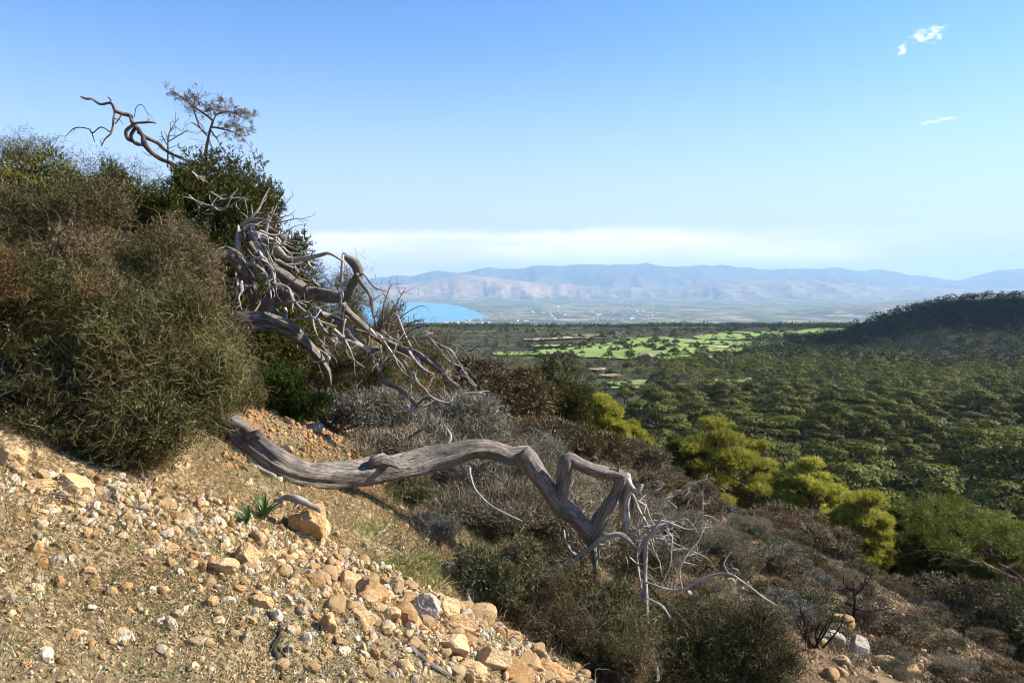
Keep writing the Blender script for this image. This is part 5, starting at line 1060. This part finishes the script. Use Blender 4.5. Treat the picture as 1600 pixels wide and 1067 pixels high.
# ------------------------------------------------------------------ far town
def house_mesh(w, d, h, gable, mt_roof):
    V = [(-w, -d, -2), (w, -d, -2), (w, d, -2), (-w, d, -2), (-w, -d, h), (w, -d, h), (w, d, h), (-w, d, h)]
    Fs = [(0, 1, 5, 4), (1, 2, 6, 5), (2, 3, 7, 6), (3, 0, 4, 7)]; rt = []
    return np.array(V, float), np.array(Fs)
g = np.random.default_rng(123)
hm = []
for q in range(4):
    w, d, h = g.uniform(5, 9), g.uniform(5, 7), g.uniform(4, 7); e = empty("house", (0, 0, -500), "small pale house of the distant coastal town", "house", "houses of the distant town")
    V, Fs = house_mesh(w, d, h, 1, None); mk("wall", V, Fs, M['housewall'], e, local=True)
    ov = .5; V = np.array([(-w-ov, -d-ov, h), (w+ov, -d-ov, h), (w+ov, d+ov, h), (-w-ov, d+ov, h), (-w-ov, 0, h+2.2), (w+ov, 0, h+2.2)]) if q % 2 else np.array([(-w-.2, -d-.2, h), (w+.2, -d-.2, h), (w+.2, d+.2, h), (-w-.2, d+.2, h), (-w-.2, 0, h+.35), (w+.2, 0, h+.35)])
    mk("roof", V, [np.array([(0, 1, 5, 4), (2, 3, 4, 5), (0, 3, 2, 1)]), np.array([(0, 4, 3), (1, 2, 5)])], M['tile'] if q % 2 else M['housewall'], e, local=True); hm.append(e)
nh = 0
while nh < 210:
    c_ = [(700,505,30,2.5),(760,496,40,5),(850,489,60,7),(930,488,60,6),(1000,492,40,5),(830,508,20,1.5),(990,499,60,1.2),(665,472,40,3),(1010,478,30,3)][int(g.choice(9, p=[.16, .14, .2, .16, .1, .07, .08, .04, .05]))]
    px = g.normal(c_[0], c_[2]); py = g.normal(c_[1], c_[3]); v = (HZ-py)/F; ys = np.geomspace(1500, 14000, 600); X = (px-800)/F*ys
    dd = v*ys-G(X, ys); i = np.argmax(dd < 0)
    if not dd[i] < 0: continue
    y = ys[i]; x = X[i]; z = float(G(x, y))
    if z < -299: continue
    s = g.uniform(.7, 1.9)*(1 if y > 4500 else .7); loc = (x, y, z); sc = (s*g.uniform(.8, 1.8), s, s)
    if nh < 4: hm[nh].location = loc; hm[nh].scale = sc; hm[nh].rotation_euler = (0, 0, g.uniform(-.6, .6))
    else: copy_tree(hm[nh % 4], loc, g.uniform(-.6, .6), sc)
    nh += 1

# ------------------------------------------------------------------ haze
bx = np.array([(a, b_, c_) for a in (-34500, 34500) for b_ in (-34500, 34500) for c_ in (-347, 760)], float)
hz_ = mk("haze", bx, np.array([(0, 1, 3, 2), (4, 6, 7, 5), (0, 4, 5, 1), (2, 3, 7, 6), (0, 2, 6, 4), (1, 5, 7, 3)]), (lambda: bpy.data.materials.new("haze_air"))())
hm_ = hz_.data.materials[0]; hm_.use_nodes = True; hn = hm_.node_tree.nodes; hl = hm_.node_tree.links; hn.remove(hn["Principled BSDF"])
pv = hn.new("ShaderNodeVolumePrincipled"); pv.inputs["Color"].default_value = (.46, .71, 1.0, 1); pv.inputs["Density"].default_value = 5.2e-5; pv.inputs["Anisotropy"].default_value = .1
hl.new(pv.outputs[0], hn["Material Output"].inputs["Volume"])
tag(hz_, "pale blue haze veiling the bay and the mountains", "haze", None, 'stuff')

# ------------------------------------------------------------------ unseen cloud added right of frame to throw shade on the wooded hill
cp = np.array([570., 560., -30.])+np.array(sd)*1750; g = np.random.default_rng(44); A = Acc()
for k in range(26):
    a_, q_ = g.uniform(0, 6.28), math.sqrt(g.uniform()); V0, F0 = ICO[4]; rr_ = g.uniform(70, 120)*(1.2-.5*q_)
    V = V0*(rr_*(1+.25*fbm(V0[:, 0]*2+k, V0[:, 1]*2+V0[:, 2]*1.7, k, 4)))[:, None]*np.array([1.25, 1.1, .6])+cp+np.array([math.cos(a_)*q_*235, math.sin(a_)*q_*150, g.uniform(-12, 25)]); A.add(V, F0)
cl, n, l, b = newmat("added_cloud_white"); b.inputs["Base Color"].default_value = (.9, .9, .92, 1); b.inputs["Roughness"].default_value = 1
M['cloud'] = cl
tag(A.mk("cloud", M['cloud'], None, True), "unseen white cloud added right of the view to shade the hill", "cloud", None, 'structure')
